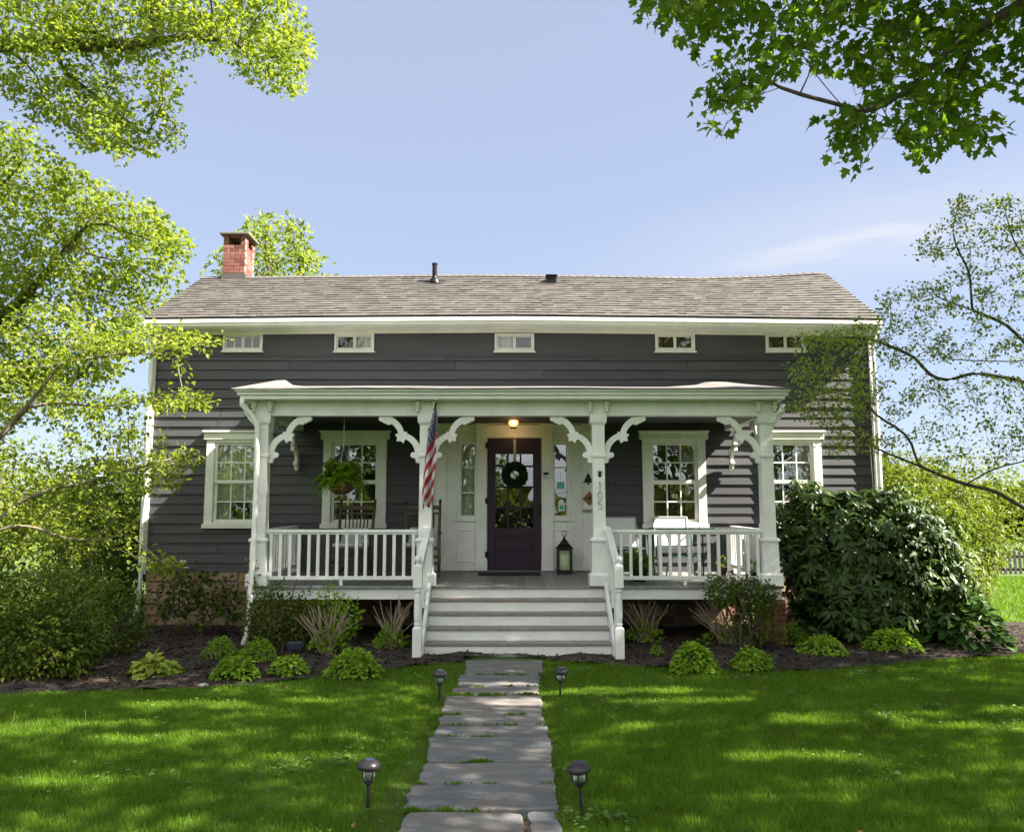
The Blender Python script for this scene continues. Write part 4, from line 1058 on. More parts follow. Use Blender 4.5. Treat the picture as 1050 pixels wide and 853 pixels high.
# flag on the second post
pole0 = at(441.5, 441, -2.10); pole1 = at(447.5, 411, -2.52)
t = thing('flag', 'american flag hanging limp from a short dark pole on the porch post', 'flag', (pole0[0], pole0[1], pole0[2]))
o_ = DW(pole0)
mb = MB(); mb.tube([(0, 0, 0), pole1 - o_], .012, 10); mb.build('pole', M['iron'], t, smooth=True)
mb = MB(); mb.lathe([(.002, 0), (.02, .01), (.026, .03), (.018, .05), (.004, .06)], 12, pole1 - o_ - DW((0, 0, .01))); mb.build('finial', simple('brass_ball', (.55, .42, .18), .3, .8, bmp=0), t, smooth=True)
mb = MB(); mb.box(-.03, .03, -.03, .012, -.05, .03); mb.build('pole_bracket', M['iron'], t, bevel=.006)
def flag_mat():
    m, nt, b, out = nmat('flag_cloth')
    uv = nt.nodes.new('ShaderNodeUVMap'); sp = nt.nodes.new('ShaderNodeSeparateXYZ'); nt.links.new(uv.outputs[0], sp.inputs[0]); u, v = sp.outputs[0], sp.outputs[1]
    s = math_(nt, 'FRACT', math_(nt, 'DIVIDE', math_(nt, 'SUBTRACT', v, .335), .166))
    st = math_(nt, 'LESS_THAN', s, .5)
    c = mixc(nt, st, (.62, .62, .64), (.36, .006, .018))
    # canton with rows of white stars
    cu, cv = math_(nt, 'MULTIPLY', u, 7.0), math_(nt, 'MULTIPLY', v, 26.0)
    row = math_(nt, 'FLOOR', cv); cu = math_(nt, 'ADD', cu, math_(nt, 'MULTIPLY', math_(nt, 'MODULO', row, 2.0), .5))
    fu = math_(nt, 'SUBTRACT', math_(nt, 'FRACT', cu), .5); fv = math_(nt, 'SUBTRACT', math_(nt, 'FRACT', cv), .5)
    d = math_(nt, 'SQRT', math_(nt, 'ADD', math_(nt, 'MULTIPLY', fu, fu), math_(nt, 'MULTIPLY', fv, fv)))
    ang = math_(nt, 'ARCTAN2', fu, fv); rad = math_(nt, 'MULTIPLY_ADD', math_(nt, 'COSINE', math_(nt, 'MULTIPLY', ang, 5.0)), .10, .26)
    star = math_(nt, 'LESS_THAN', d, rad)
    can = mixc(nt, star, (.014, .016, .10), (.6, .6, .64))
    c = mixc(nt, math_(nt, 'LESS_THAN', v, .335), c, can)
    nt.links.new(c, b.inputs['Base Color']); b.inputs['Roughness'].default_value = .75; b.inputs['Sheen Weight'].default_value = .2
    t_ = nt.nodes.new('ShaderNodeBsdfTranslucent'); nt.links.new(c, t_.inputs[0]); mx = nt.nodes.new('ShaderNodeMixShader'); mx.inputs[0].default_value = .25
    nt.links.new(b.outputs[0], mx.inputs[1]); nt.links.new(t_.outputs[0], mx.inputs[2]); nt.links.new(mx.outputs[0], out.inputs[0]); return m
nu, nv = 40, 60; V = []; UVv = []
top = at(446.6, 420, -2.40); z1 = at(438, 520.5, -2.35)[2]
for j in range(nv):
    q = j / (nv - 1); z = top[2] + (z1 - top[2]) * q
    wd = np.interp(q, [0, .08, .25, .6, .9, 1], [.035, .085, .14, .165, .16, .11]); cx = top[0] + np.interp(q, [0, .3, .7, 1], [0, -.045, -.085, -.105])
    for i in range(nu):
        s = i / (nu - 1); ph = 6.2 * s + .6 * math.sin(q * 3)
        V.append((cx + wd * (s - .5) * .98 + .005 * math.sin(ph * 2) * min(1, q * 4), top[1] + .055 * math.sin(ph * 1.5 + 1) * min(1, q * 5) - .02 * q, z + (.05 * (s - .5) + .035 * math.sin(s * 5)) * (q > .9) * (q - .9) * 10 + 0.0))
        UVv.append((s, q + .27 * (s - .5) * min(1, q * 3)))
mb = MB(); F = [(j * nu + i, j * nu + i + 1, (j + 1) * nu + i + 1, (j + 1) * nu + i) for j in range(nv - 1) for i in range(nu - 1)]
mb.add(V, F); fl = mb.build('flag_cloth', flag_mat(), t, smooth=True, shift=pole0)
ul = fl.data.uv_layers.new(name='UVMap'); lv = np.empty(len(fl.data.loops), np.int32); fl.data.loops.foreach_get('vertex_index', lv); ul.data.foreach_set('uv', DW(UVv, dtype=np.float32)[lv].ravel())

# right side of the porch: glass table, two chairs, potted fern, hook stand, small pots
tealm = simple('teal_metal', (.015, .10, .10), .4, .2, bmp=.05)
p = at(700, 541, -1.02); fz = floor_z(-1.02)
t = thing('patio_table', 'round glass topped patio table with thin teal metal legs behind the right railing', 'table', (p[0], -1.02, fz))
h = p[2] - fz
mb = MB(); mb.lathe([(.50, h - .008), (.505, h - .002), (.50, h + .002)], 40); mb.build('table_top', M['tealglass'], t)
mb = MB(); ang = np.linspace(0, 2 * PI, 41); mb.tube(np.stack([.50 * np.cos(ang), .50 * np.sin(ang), 0 * ang + h - .012], -1), .012, 6, False); mb.build('rim', tealm, t, smooth=True)
for a in (-2.4, -.9, .5, 2.2):
    mb = MB(); c_, s_ = math.cos(a), math.sin(a); mb.tube([(.44 * c_, .44 * s_, h - .02), (.36 * c_, .36 * s_, h - .06), (.30 * c_, .30 * s_, h - .16), (.28 * c_, .28 * s_, .3), (.36 * c_, .36 * s_, 0)], .013, 8); mb.build('leg', tealm, t, smooth=True)
mb = MB(); mb.tube([(.28 * math.cos(a), .28 * math.sin(a), .32) for a in (-2.4, .5)], .01, 6); mb.tube([(.28 * math.cos(a), .28 * math.sin(a), .33) for a in (-.9, 2.2)], .01, 6); mb.build('stretcher', tealm, t)
sling = simple('white_mesh_sling', (.62, .63, .64), .7, scale=120, var=.2, bmp=.4, bscale=200); fr = simple('pale_tube_frame', (.5, .51, .5), .35, .5, bmp=0)
def patio_chair():
    t = thing('patio_chair', 'x', 'chair')
    w = .25
    mb = MB(); mb.hexa([(-w, -.24, .43), (w, -.24, .43), (w, .2, .41), (-w, .2, .41), (-w, -.24, .442), (w, -.24, .442), (w, .2, .422), (-w, .2, .422)]); mb.build('seat', sling, t, bevel=.004)
    mb = MB()
    for k in range(8):
        z0, z1_ = .44 + k * .055, .44 + (k + 1) * .055; y0, y1_ = .20 + (z0 - .44) * .28, .20 + (z1_ - .44) * .28
        mb.hexa([(-w, y0, z0), (w, y0, z0), (w, y0 + .01, z0), (-w, y0 + .01, z0), (-w, y1_, z1_), (w, y1_, z1_), (w, y1_ + .01, z1_), (-w, y1_ + .01, z1_)])
    mb.build('backrest', sling, t)
    for s in (-1, 1):
        mb = MB(); x = s * (w + .012); mb.tube([(x, -.30, 0), (x, -.27, .40), (x, -.24, .62), (x, -.20, .645), (x, .20, .62), (x, .26, .60)], .013, 8); mb.build('arm_frame', fr, t, smooth=True)
        mb = MB(); mb.tube([(x, .34, 0), (x, .22, .40), (x, .20, .46), (x, .325, .885)], .013, 8); mb.build('back_frame', fr, t, smooth=True)
    mb = MB(); mb.tube([(-w - .012, .325, .885), (w + .012, .325, .885)], .013, 8); mb.tube([(-w - .01, -.25, .42), (w + .01, -.25, .42)], .012, 8); mb.build('cross_bar', fr, t); return t
pc = patio_chair(); p = at(641, 560, -.75); pc.location = (p[0], -.75, floor_z(-.75)); pc.rotation_euler = (0, 0, math.radians(8))
tag(pc, 'white mesh patio chair nearest the door behind the right porch railing', group='patio chairs at the glass table')
pc2 = copy_tree(pc); p = at(690, 560, -.45); pc2.location = (p[0], -.45, floor_z(-.45)); pc2.rotation_euler = (0, 0, math.radians(-4))
tag(pc2, 'white mesh patio chair between the glass table and the right window')
p = at(655, 594, -1.45)
t = thing('potted_fern', 'bushy green potted fern on the porch floor behind the right railing', 'potted plant', (p[0], -1.45, floor_z(-1.45)))
mb = MB(); mb.lathe([(.10, 0), (.14, .14), (.15, .15), (.15, .17), (.13, .172)], 18); mb.build('pot', simple('black_pot', (.025, .025, .025), .5), t, smooth=True)
mb = MB()
for i in range(95): az = RNG.uniform(0, 2 * PI); frond(mb, (0, 0, .15), az, RNG.uniform(.2, .40), RNG.uniform(.14, .40), RNG.uniform(.1, .40), .05)
mb.build('fern_foliage', M['fern'], t)
p = at(721.5, 590, -.80)
t = thing('hook_stand', 'thin dark metal stand with curled hook beside the glass table', 'hook stand', (p[0], -.80, floor_z(-.80)))
mb = MB(); mb.tube([(0, 0, 0), (0, 0, .62), (-.01, 0, .70), (-.05, 0, .74), (-.085, 0, .72), (-.08, 0, .68), (-.06, 0, .67)], .011, 8); mb.build('rod', M['iron'], t, smooth=True)
mb = MB(); mb.lathe([(.10, 0), (.10, .01), (.02, .018), (.013, .03)], 16); mb.build('foot_plate', M['iron'], t)
for (px, yy_, lab, sp) in ((741, -.55, 'small terracotta pot with sprig on the sunny porch floor by the corner', 5), (771, -1.45, 'small dark pot with trailing sprig at the right end of the porch', 9)):
    p = at(px, 590, yy_)
    t = thing('flower_pot', lab, 'flower pot', (p[0], yy_, floor_z(yy_)), group='small pots at the right end of the porch')
    mb = MB(); mb.lathe([(.05, 0), (.075, .10), (.082, .102), (.082, .125), (.07, .126)], 16); mb.build('pot', simple('terracotta', (.22, .09, .055), .8) if sp == 5 else M['iron'], t, smooth=True)
    mb = MB(); n = 30; base = np.stack([RNG.normal(0, .05, n), RNG.normal(0, .05, n), RNG.uniform(.11, .30, n)], -1)
    mb.leaves(base, RNG.normal(0, 1, (n, 3)) + [0, 0, .4], RNG.normal(0, .5, (n, 3)) + [0, 0, 1], RNG.uniform(.04, .07, n), LEAF_WIDE)
    for i in range(sp): mb.tube([(0, 0, .1), base[i]], .003, 4)
    mb.build('sprig', M['hosta'], t)

# solar path lamps
def solar():
    t = thing('path_lamp', 'x', 'path lamp')
    dk = simple('bronze_plastic', (.035, .03, .035), .35, .3, bmp=.05)
    mb = MB(); mb.lathe([(.011, -.05), (.011, .15), (.018, .155), (.030, .165), (.030, .172)], 14); mb.build('stake', dk, t, smooth=False)
    mb = MB(); mb.lathe([(.026, .172), (.036, .19), (.040, .215), (.038, .235)], 16); mb.build('glass', M['clear'], t, smooth=True)
    mb = MB(); mb.lathe([(.012, .172), (.014, .20), (.010, .235)], 10); mb.build('reflector', simple('frosted_white', (.32, .32, .30), .3, bmp=0), t, smooth=True)
    mb = MB()
    for a in np.arange(4) * PI / 2 + .5: mb.tube([(.030 * math.cos(a), .030 * math.sin(a), .17), (.043 * math.cos(a), .043 * math.sin(a), .205), (.041 * math.cos(a), .041 * math.sin(a), .238)], .004, 6)
    mb.build('cage', dk, t)
    mb = MB(); mb.lathe([(.05, .236), (.066, .240), (.072, .250), (.066, .268), (.052, .284), (.030, .294), (.004, .297)], 20); cap = mb.build('cap', dk, t, smooth=True)
    mb = MB(); mb.box(-.026, .026, -.026, .026, .29, .2985); mb.build('solar_panel', simple('blue_solar_cell', (.04, .045, .09), .15, bmp=0), cap, bevel=.002)
    return t
sl = solar()
for i, (px, py, lab, rz) in enumerate(((377, 832, 'large looking bronze solar lamp in the grass left of the path', .2), (597, 834, 'large looking bronze solar lamp in the grass right of the path', .9),
                              (450.5, 720, 'solar path lamp left of the first slabs by the mulch bed edge', .5), (574, 717, 'solar path lamp right of the first slabs near the stairs', 1.4))):
    o = sl if i == 0 else copy_tree(sl); p = ground_at(px, py); o.location = (p[0], p[1], 0); o.rotation_euler = (RNG.normal(0, .03), RNG.normal(0, .03), rz)
    tag(o, lab, group='solar lamps along the path')
# garden spotlight and the white stone in the mulch
p = ground_at(302, 669, .05)
t = thing('garden_spotlight', 'small dark blue black spotlight on a stake in the mulch under the porch', 'spotlight', (p[0], p[1], .03), .5)
mb = MB(); mb.box(-.09, .09, -.05, .05, .05, .16); mb.build('head', simple('blue_black_plastic', (.03, .035, .06), .3), t, bevel=.02)
mb = MB(); mb.tube([(0, 0, -.05), (0, 0, .06)], .012, 8); mb.build('stake', M['iron'], t)
p = ground_at(208.5, 704, .03); mb = MB()
k = 14; V = []
for i in range(6):
    for j in range(k): r = [.01, .05, .062, .055, .035, .004][i] * RNG.uniform(.9, 1.1); a = j * 2 * PI / k; V.append((r * math.cos(a) * 1.3, r * math.sin(a), [-.01, .0, .018, .035, .045, .048][i]))
mb.add(V, [(i * k + j, i * k + (j + 1) % k, (i + 1) * k + (j + 1) % k, (i + 1) * k + j) for i in range(5) for j in range(k)])
o = mb.build('stone', simple('pale_stone', (.45, .44, .42), .8, scale=20), smooth=True); o.scale = (.62, .62, .62); o.location = (p[0], p[1], .035); tag(o, 'small white stone lying in the mulch beside the lawn edge', 'stone')
# far picket fence and its field
t = thing('picket_fence', 'shade darkened grey picket fence across the far field at the right', 'fence', (18.5, 12.2, 0))
gw = simple('grey_wood_in_shade', (.055, .048, .042), .9, var=.3)  # wood darkened, the pickets' shade put into its colour
mb = MB()
for x in np.arange(-5.2, 8, .15): 
    e = RNG.uniform(-.03, .03); mb.prism([(x, .08), (x + .085, .08), (x + .085, .74 + e), (x + .042, .81 + e), (x, .74 + e)], (0, -.03, 0), (1, 0, 0), (0, 0, 1), (0, .02, 0))
mb.build('pickets', gw, t)
for z in (.22, .60): mb = MB(); mb.box(-5.2, 8, -.005, .035, z - .04, z + .04); mb.build('rail', gw, t)
for x in np.arange(-5.1, 8, 2.2): mb = MB(); mb.box(x, x + .1, .036, .13, -.1, .86); mb.build('fence_post', gw, t)
a, b = at(935, 467.5, 30), at(1120, 466, 30)
mb = MB(); s = np.linspace(-1.2, 1.2, 30); mb.tube(np.stack([a[0] + (b[0] - a[0]) * s, 0 * s + 30, a[2] + (b[2] - a[2]) * s - .1 * (1 - (s / 1.2) ** 2)], -1), .022, 5)
tag(mb.build('power_line', M['iron']), 'single thin dark overhead cable crossing the sky at the right of the house', 'cable')
# ================================================================ VEGETATION
def at_v(px, py, Y):
    u = (px - 525) / FPX; v = (426.5 - py) / FPX
    d = np.stack([u, math.cos(TH) - v * math.sin(TH), math.sin(TH) + v * math.cos(TH)], -1)
    return CAM + d * ((Y - CAM[1]) / d[:, 1])[:, None]
def sample_poly(poly, ya, yb, n, clumps=0, sig=.3, margin=0):
    p = DW(poly, float); lo, hi = p.min(0), p.max(0); out = []
    tot = 0
    if clumps:
        cs = sample_poly(poly, ya, yb, clumps)
    while tot < n:
        if clumps:
            P = cs[RNG.integers(0, len(cs), 4 * n)] + RNG.normal(0, sig, (4 * n, 3)) * [1, 1, .8]
            x, y, _ = project(P); k = in_poly(x, y, poly) & (P[:, 1] > ya - .3) & (P[:, 1] < yb + .3); P = P[k]
        else:
            x = RNG.uniform(lo[0], hi[0], 4 * n); y = RNG.uniform(lo[1], hi[1], 4 * n); k = in_poly(x, y, poly)
            P = at_v(x[k], y[k], RNG.uniform(ya, yb, k.sum()))
        out.append(P); tot += len(P)
    return np.vstack(out)[:n]
def ellipsoid_pts(c, r, n, shell=.0):
    d = unit(RNG.normal(0, 1, (n, 3))); q = RNG.uniform(shell ** 3, 1, n) ** (1 / 3)
    return DW(c) + d * q[:, None] * DW(r)
def grow(init, attr, step, kill, infl, iters=160, trop=(0, 0, 0), jit=.18):
    """space colonisation. init: list of (point, parent). returns points, parents"""
    P = [DW(p, float) for p, _ in init]; par = [q for _, q in init]
    A = DW(attr); nd = np.full(len(A), 1e9); ni = np.zeros(len(A), int); alive = np.ones(len(A), bool)
    new = list(range(len(P))); trop = DW(trop, float); dead = set()
    for it in range(iters):
        for a in range(0, len(new), 256):
            idx = DW(new[a:a + 256], int); Q = np.stack([P[i] for i in idx])
            d = np.linalg.norm(A[:, None] - Q[None], axis=2); j = d.argmin(1); dm = d[np.arange(len(A)), j]
            b = dm < nd; nd[b] = dm[b]; ni[b] = idx[j[b]]
        alive &= nd > kill
        act = alive & (nd < infl)
        if not act.any():
            if not alive.any(): break
            act = alive & (nd < nd[alive].min() + step * 2)
        src = ni[act]; cur = np.stack([P[i] for i in src]); v = unit(A[act] - cur)
        u, inv = np.unique(src, return_inverse=True); D = np.zeros((len(u), 3)); np.add.at(D, inv, v)
        D = unit(unit(D) + trop + RNG.normal(0, jit, D.shape)); new = []
        for i, d in zip(u, D):
            p = P[i] + d * step
            key = (i, tuple(np.round(p / (step * .5)).astype(int)))
            if key in dead: 
                p = P[i] + unit(d + RNG.normal(0, .5, 3)) * step
            dead.add(key); P.append(p); par.append(int(i)); new.append(len(P) - 1)
        if len(P) > 9000: break
    return np.stack(P), DW(par)
def limbs_to_init(limbs, step):
    """polylines (3d); the first is the trunk from the root, each later one joins the nearest node"""
    init = []
    for L_ in limbs:
        L_ = DW(L_, float); pts = [L_[0]]
        for a, b in zip(L_[:-1], L_[1:]):
            k = max(1, int(np.linalg.norm(b - a) / step))
            for q in range(1, k + 1): pts.append(a + (b - a) * q / k)
        if not init: par = -1
        else:
            d = np.linalg.norm(np.stack([p for p, _ in init]) - pts[0], axis=1); par = int(d.argmin())
            if d[par] < step * .6: pts = pts[1:]
        for p in pts:
            init.append((p, par)); par = len(init) - 1
    return init
def radii(par, R, tip):
    n = len(par); ch = np.zeros(n, int)
    for p in par: 
        if p >= 0: ch[p] += 1
    tips = max(2, (ch == 0).sum()); e = math.log(tips) / math.log(R / tip)
    acc = np.where(ch == 0, tip ** e, 0.0)
    order = np.arange(n - 1, 0, -1)
    for i in order:
        if par[i] >= 0: acc[par[i]] += acc[i]
    return acc ** (1 / e), ch
def branch_mesh(P, par, r, minr=0.0):
    mb = MB(); n = len(P); kids = [[] for _ in range(n)]
    for i, p in enumerate(par):
        if p >= 0: kids[p].append(i)
    stack = [(0, None)]
    while stack:
        s, pr = stack.pop(); chain = [pr] if pr is not None else []; c = s
        while True:
            chain.append(c); k = kids[c]
            if not k: break
            k = sorted(k, key=lambda q: -r[q])
            for o in k[1:]: stack.append((o, c))
            c = k[0]
        if len(chain) < 2: continue
        rr = r[chain].copy()
        if pr is not None: rr[0] = min(rr[0], rr[1] * 1.15)
        if rr.max() < minr: continue
        pts = P[chain]
        if len(pts) > 3: pts = pts.copy(); pts[1:-1] = .5 * pts[1:-1] + .25 * (pts[:-2] + pts[2:])
        m_ = rr.max(); mb.tube(pts, rr, 10 if m_ > .08 else 6 if m_ > .02 else 4 if m_ > .008 else 3, cap=m_ > .03)
    return mb
def frame_cull(P, poly, pad=4):
    """keep what is outside the picture or inside the outline"""
    x, y, cz = project(P); inside = (x > -pad) & (x < 1050 + pad) & (y > -pad) & (y < 853 + pad) & (cz > .1)
    return ~inside | in_poly(x, y, poly)
def tree(name, label, cat, base, limbs, attr, step, kill, infl, R, tip, leafm, barkm, per, size, spread, tmpl=LEAF4, thr=3.0, trop=(0, 0, .05), droop=.25, poly=None, flat=.5, group=None, extra=None, up=1.0, minr=0.0, gap=None):
    base = DW(base, float)
    init = limbs_to_init(limbs, step)
    P, par = grow(init, attr, step, kill, infl, trop=trop)
    r, ch = radii(par, R, tip)
    t = thing(name, label, cat, base, 0, group)
    branch_mesh(P, par, r, minr).build('trunk', barkm, t, smooth=True, shift=base)
    node = np.where(r < tip * thr)[0]; node = node[par[node] >= 0]
    cnt = RNG.poisson(per, len(node)); idx = np.repeat(node, cnt); m_ = len(idx)
    d = unit(P[idx] - P[par[idx]])
    pos = P[idx] + RNG.normal(0, spread, (m_, 3)) * [1, 1, .75] - d * RNG.uniform(0, step, (m_, 1))
    ax = unit(d * .6 + unit(pos - P[idx]) * .8 + RNG.normal(0, .45, (m_, 3)) + [0, 0, -droop])
    nr = RNG.normal(0, flat, (m_, 3)) + [0, 0, up]
    sz = RNG.uniform(size[0], size[1], m_)
    if extra is not None:
        e = ellipsoid_pts(*extra[:3]) if isinstance(extra, tuple) else extra
        k = len(e); pos = np.vstack([pos, e]); ax = np.vstack([ax, RNG.normal(0, 1, (k, 3)) + [0, 0, -droop]]); nr = np.vstack([nr, RNG.normal(0, flat, (k, 3)) + [0, 0, up]]); sz = np.concatenate([sz, RNG.uniform(size[0], size[1], k) * 1.25])
    if poly is not None:
        k = frame_cull(pos + ax * sz[:, None] * .5, poly); pos, ax, nr, sz = pos[k], ax[k], nr[k], sz[k]
    if gap is not None: k = ~gap(pos); pos, ax, nr, sz = pos[k], ax[k], nr[k], sz[k]
    mb = MB(); mb.leaves(pos, ax, nr, sz, tmpl); mb.build('crown', leafm, t, shift=base)
    print(name, 'nodes', len(P), 'leaves', len(pos))
    return t
PXL = lambda pts, Y: [at(x, y, Y if np.isscalar(Y) else Y[i]) for i, (x, y) in enumerate(pts)]

# ---- A: limb of a big maple reaching in at the upper left
polyA = [(-80, -80), (318, -80), (314, 0), (322, 30), (327, 58), (314, 97), (297, 105), (272, 97), (240, 84), (227, 79), (222, 62), (210, 53), (206, 70), (214, 87), (185, 100), (194, 136), (188, 158), (155, 163), (141, 152), (130, 173), (119, 176), (107, 155), (78, 158), (62, 149), (42, 133), (0, 117), (-80, 117)]
YA = (-1.2, 1.6)
bA = DW((-10.6, .2, 0))
limA = [[bA, bA + (.1, 0, 3), bA + (.3, 0, 6.3), at(-40, 40, .2), at(0, 46, .2)], PXL([(0, 46), (60, 46), (125, 47), (160, 43), (195, 36), (235, 42), (270, 62)], .2), PXL([(125, 47), (100, 33), (52, 27)], .0), PXL([(0, 46), (20, 60), (40, 78), (44, 110)], .5), PXL([(60, 70), (95, 96), (125, 120), (150, 140)], .4), PXL([(155, 43), (157, 10), (160, -30)], .2)]
aA = np.vstack([sample_poly(polyA, *YA, 900, 70, .32), sample_poly(polyA, *YA, 300), sample_poly([(-160, -160), (330, -160), (330, -60), (-60, -60), (-60, 120), (-160, 120)], *YA, 250)])
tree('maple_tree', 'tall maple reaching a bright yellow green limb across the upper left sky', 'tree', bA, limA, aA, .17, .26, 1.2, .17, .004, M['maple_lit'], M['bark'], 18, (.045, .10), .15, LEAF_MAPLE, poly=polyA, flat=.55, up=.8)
# ---- B: dense maple at the left, behind the house corner
polyB = [(-80, 122), (0, 122), (40, 131), (62, 160), (95, 178), (130, 192), (150, 200), (170, 215), (181, 231), (205, 240), (217, 249), (203, 262), (192, 270), (193, 295), (180, 313), (165, 322), (150, 345), (135, 385), (100, 410), (60, 430), (0, 450), (-80, 450)]
bB = DW((-12.5, 3.4, 0))
limB = [[bB, bB + (.2, 0, 2.5), bB + (.6, 0, 4.5)], [bB + (.6, 0, 4.5), at(30, 300, 3.2), at(90, 230, 3)], [bB + (.3, 0, 3), at(0, 380, 3.4), at(80, 390, 3.2)], [bB + (.6, 0, 4.5), at(-20, 180, 3.6)]]
aB = np.vstack([sample_poly(polyB, 2.2, 4.2, 1400, 90, .38), sample_poly(polyB, 2.2, 4.2, 400)])
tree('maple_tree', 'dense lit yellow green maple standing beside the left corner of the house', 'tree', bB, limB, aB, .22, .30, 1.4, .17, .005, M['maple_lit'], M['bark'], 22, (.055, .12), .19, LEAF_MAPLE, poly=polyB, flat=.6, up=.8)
# ---- C: dogwood with layered branches in front of the left corner
YC = -1.7; bC = DW((-8.9, -1.7, 0))
limC = [[bC, bC + (.1, 0, .9)] + PXL([(-60, 500), (0, 448), (27, 418), (62, 373), (74, 345), (78, 305), (84, 268)], YC), PXL([(62, 373), (95, 367), (130, 362), (170, 364)], YC - .3), PXL([(74, 345), (98, 328), (132, 317)], YC + .3),
        [bC + (.1, 0, .9)] + PXL([(-20, 545), (0, 533), (15, 518), (33, 509), (59, 499), (80, 497), (108, 488), (150, 478)], YC - .5), [bC + (.05, 0, .7)] + PXL([(-30, 555), (0, 543), (15, 538), (39, 541), (57, 549), (82, 555), (110, 552)], YC - .8),
        PXL([(27, 418), (60, 412), (100, 418), (150, 410)], YC)]
layC = [([(95, 335), (165, 330), (228, 345), (232, 352), (190, 362), (120, 362), (80, 350)], 150), ([(60, 395), (120, 398), (200, 404), (226, 412), (205, 420), (120, 425), (40, 420)], 170), ([(60, 425), (130, 430), (175, 446), (195, 458), (150, 470), (60, 470)], 150),
        ([(110, 468), (170, 458), (218, 466), (214, 476), (160, 486), (100, 492), (50, 500), (20, 492)], 190), ([(120, 488), (165, 484), (200, 500), (180, 508), (120, 510)], 60), ([(-20, 490), (60, 500), (130, 505), (150, 530), (60, 545), (-20, 530)], 110),
        ([(-40, 330), (60, 310), (100, 350), (60, 400), (-40, 430)], 120), ([(150, 574), (195, 572), (190, 588), (150, 590)], 26), ([(0, 540), (110, 545), (120, 570), (0, 575)], 60)]
aC = np.vstack([sample_poly(p, YC - 1.0, YC + .7, n) for p, n in layC])
tc = tree('dogwood_tree', 'layered pale green dogwood in front of the left corner of the house', 'tree', bC, limC, aC, .13, .16, 1.0, .062, .003, M['dogwood'], M['palebark'], 8, (.055, .095), .055, LEAF_WIDE, trop=(0, 0, 0), droop=.05, flat=.4, up=1.3)
fp = at_v(RNG.uniform(150, 215, 14), RNG.uniform(340, 490, 14), np.full(14, YC - .6)); 
fp = np.vstack([aC[[20, 90]], aC[[500, 560, 610]], aC[-80:-60:7]])
mb = MB(); base = np.repeat(fp, 4, 0); a = np.tile(np.arange(4) * PI / 2, len(fp)) + np.repeat(RNG.uniform(0, 1, len(fp)), 4)
mb.leaves(base, np.stack([np.cos(a), np.sin(a), 0 * a + .15], -1), np.tile([0, -.3, 1.], (len(base), 1)), .05, LEAF_WIDE); mb.build('blossom', M['petal'], tc, shift=bC)
# ---- D: tree beyond the ridge behind the chimney
polyD = [(203, 277), (212, 262), (224, 256), (240, 238), (246, 231), (256, 214), (270, 204), (282, 210), (292, 215), (312, 226), (321, 232), (323, 255), (334, 262), (343, 258), (348, 270), (346, 284), (340, 300), (205, 300)]
bD = DW((-7.0, 11, 0))
limD = [[bD, bD + (0, 0, 4), bD + (.1, 0, 7), at(272, 250, 11)], [bD + (0, 0, 6), at(310, 265, 11)], [bD + (0, 0, 6), at(240, 268, 11)]]
aD = np.vstack([sample_poly(polyD, 9.5, 12.5, 260, 34, .35), ellipsoid_pts((-7, 11, 5.6), (3, 2, 2), 150)])
tree('tree', 'loose crowned yellow green tree rising beyond the roof behind the chimney', 'tree', bD, limD, aD, .26, .34, 1.6, .17, .009, M['dogwood'], M['bark'], 10, (.13, .24), .17, LEAF4, poly=polyD, flat=.7)
EL, AZ = math.radians(45), math.radians(17)       # sun from the right, a little in front of the facade
sun_dir = DW((math.cos(EL) * math.cos(AZ), -math.cos(EL) * math.sin(AZ), math.sin(EL)))
# openings cut through the maple's crown to lay sun patches on lawn and path
GAPS = [(-3.0, -5.9, .8, .16), (-2.6, -7.1, .7, .13), (-4.2, -6.9, .6, .2), (5.2, -6.0, 1.0, .2), (2.0, -7.6, .7, .12), (3.6, -7.9, .6, .12), (.9, -6.7, .4, .1), (-3.2, -8.2, .7, .1), (1.0, -5.3, .85, .20), (1.5, -5.75, .8, .12), (2.7, -6.5, .85, .17), (4.3, -6.75, 1.1, .22), (3.4, -6.3, .5, .12), (-1.9, -5.7, .5, .10), (-1.4, -7.6, .45, .10), (-.15, -4.9, .45, .13), (0, -5.8, .4, .16), (-3.4, -6.6, .5, .1)]
def sun_gap(P):
    g = P - sun_dir * (P[:, 2:3] / sun_dir[2]); k = np.zeros(len(P), bool)
    for x, y, a, b in GAPS:
        w_ = .25 * np.sin(g[:, 0] * 9 + y) + .2 * np.sin(g[:, 1] * 21 + x)
        k |= ((g[:, 0] - x) / a) ** 2 + ((g[:, 1] - y) / b) ** 2 < 1 + w_
    return k & (RNG.random(len(P)) < .93)
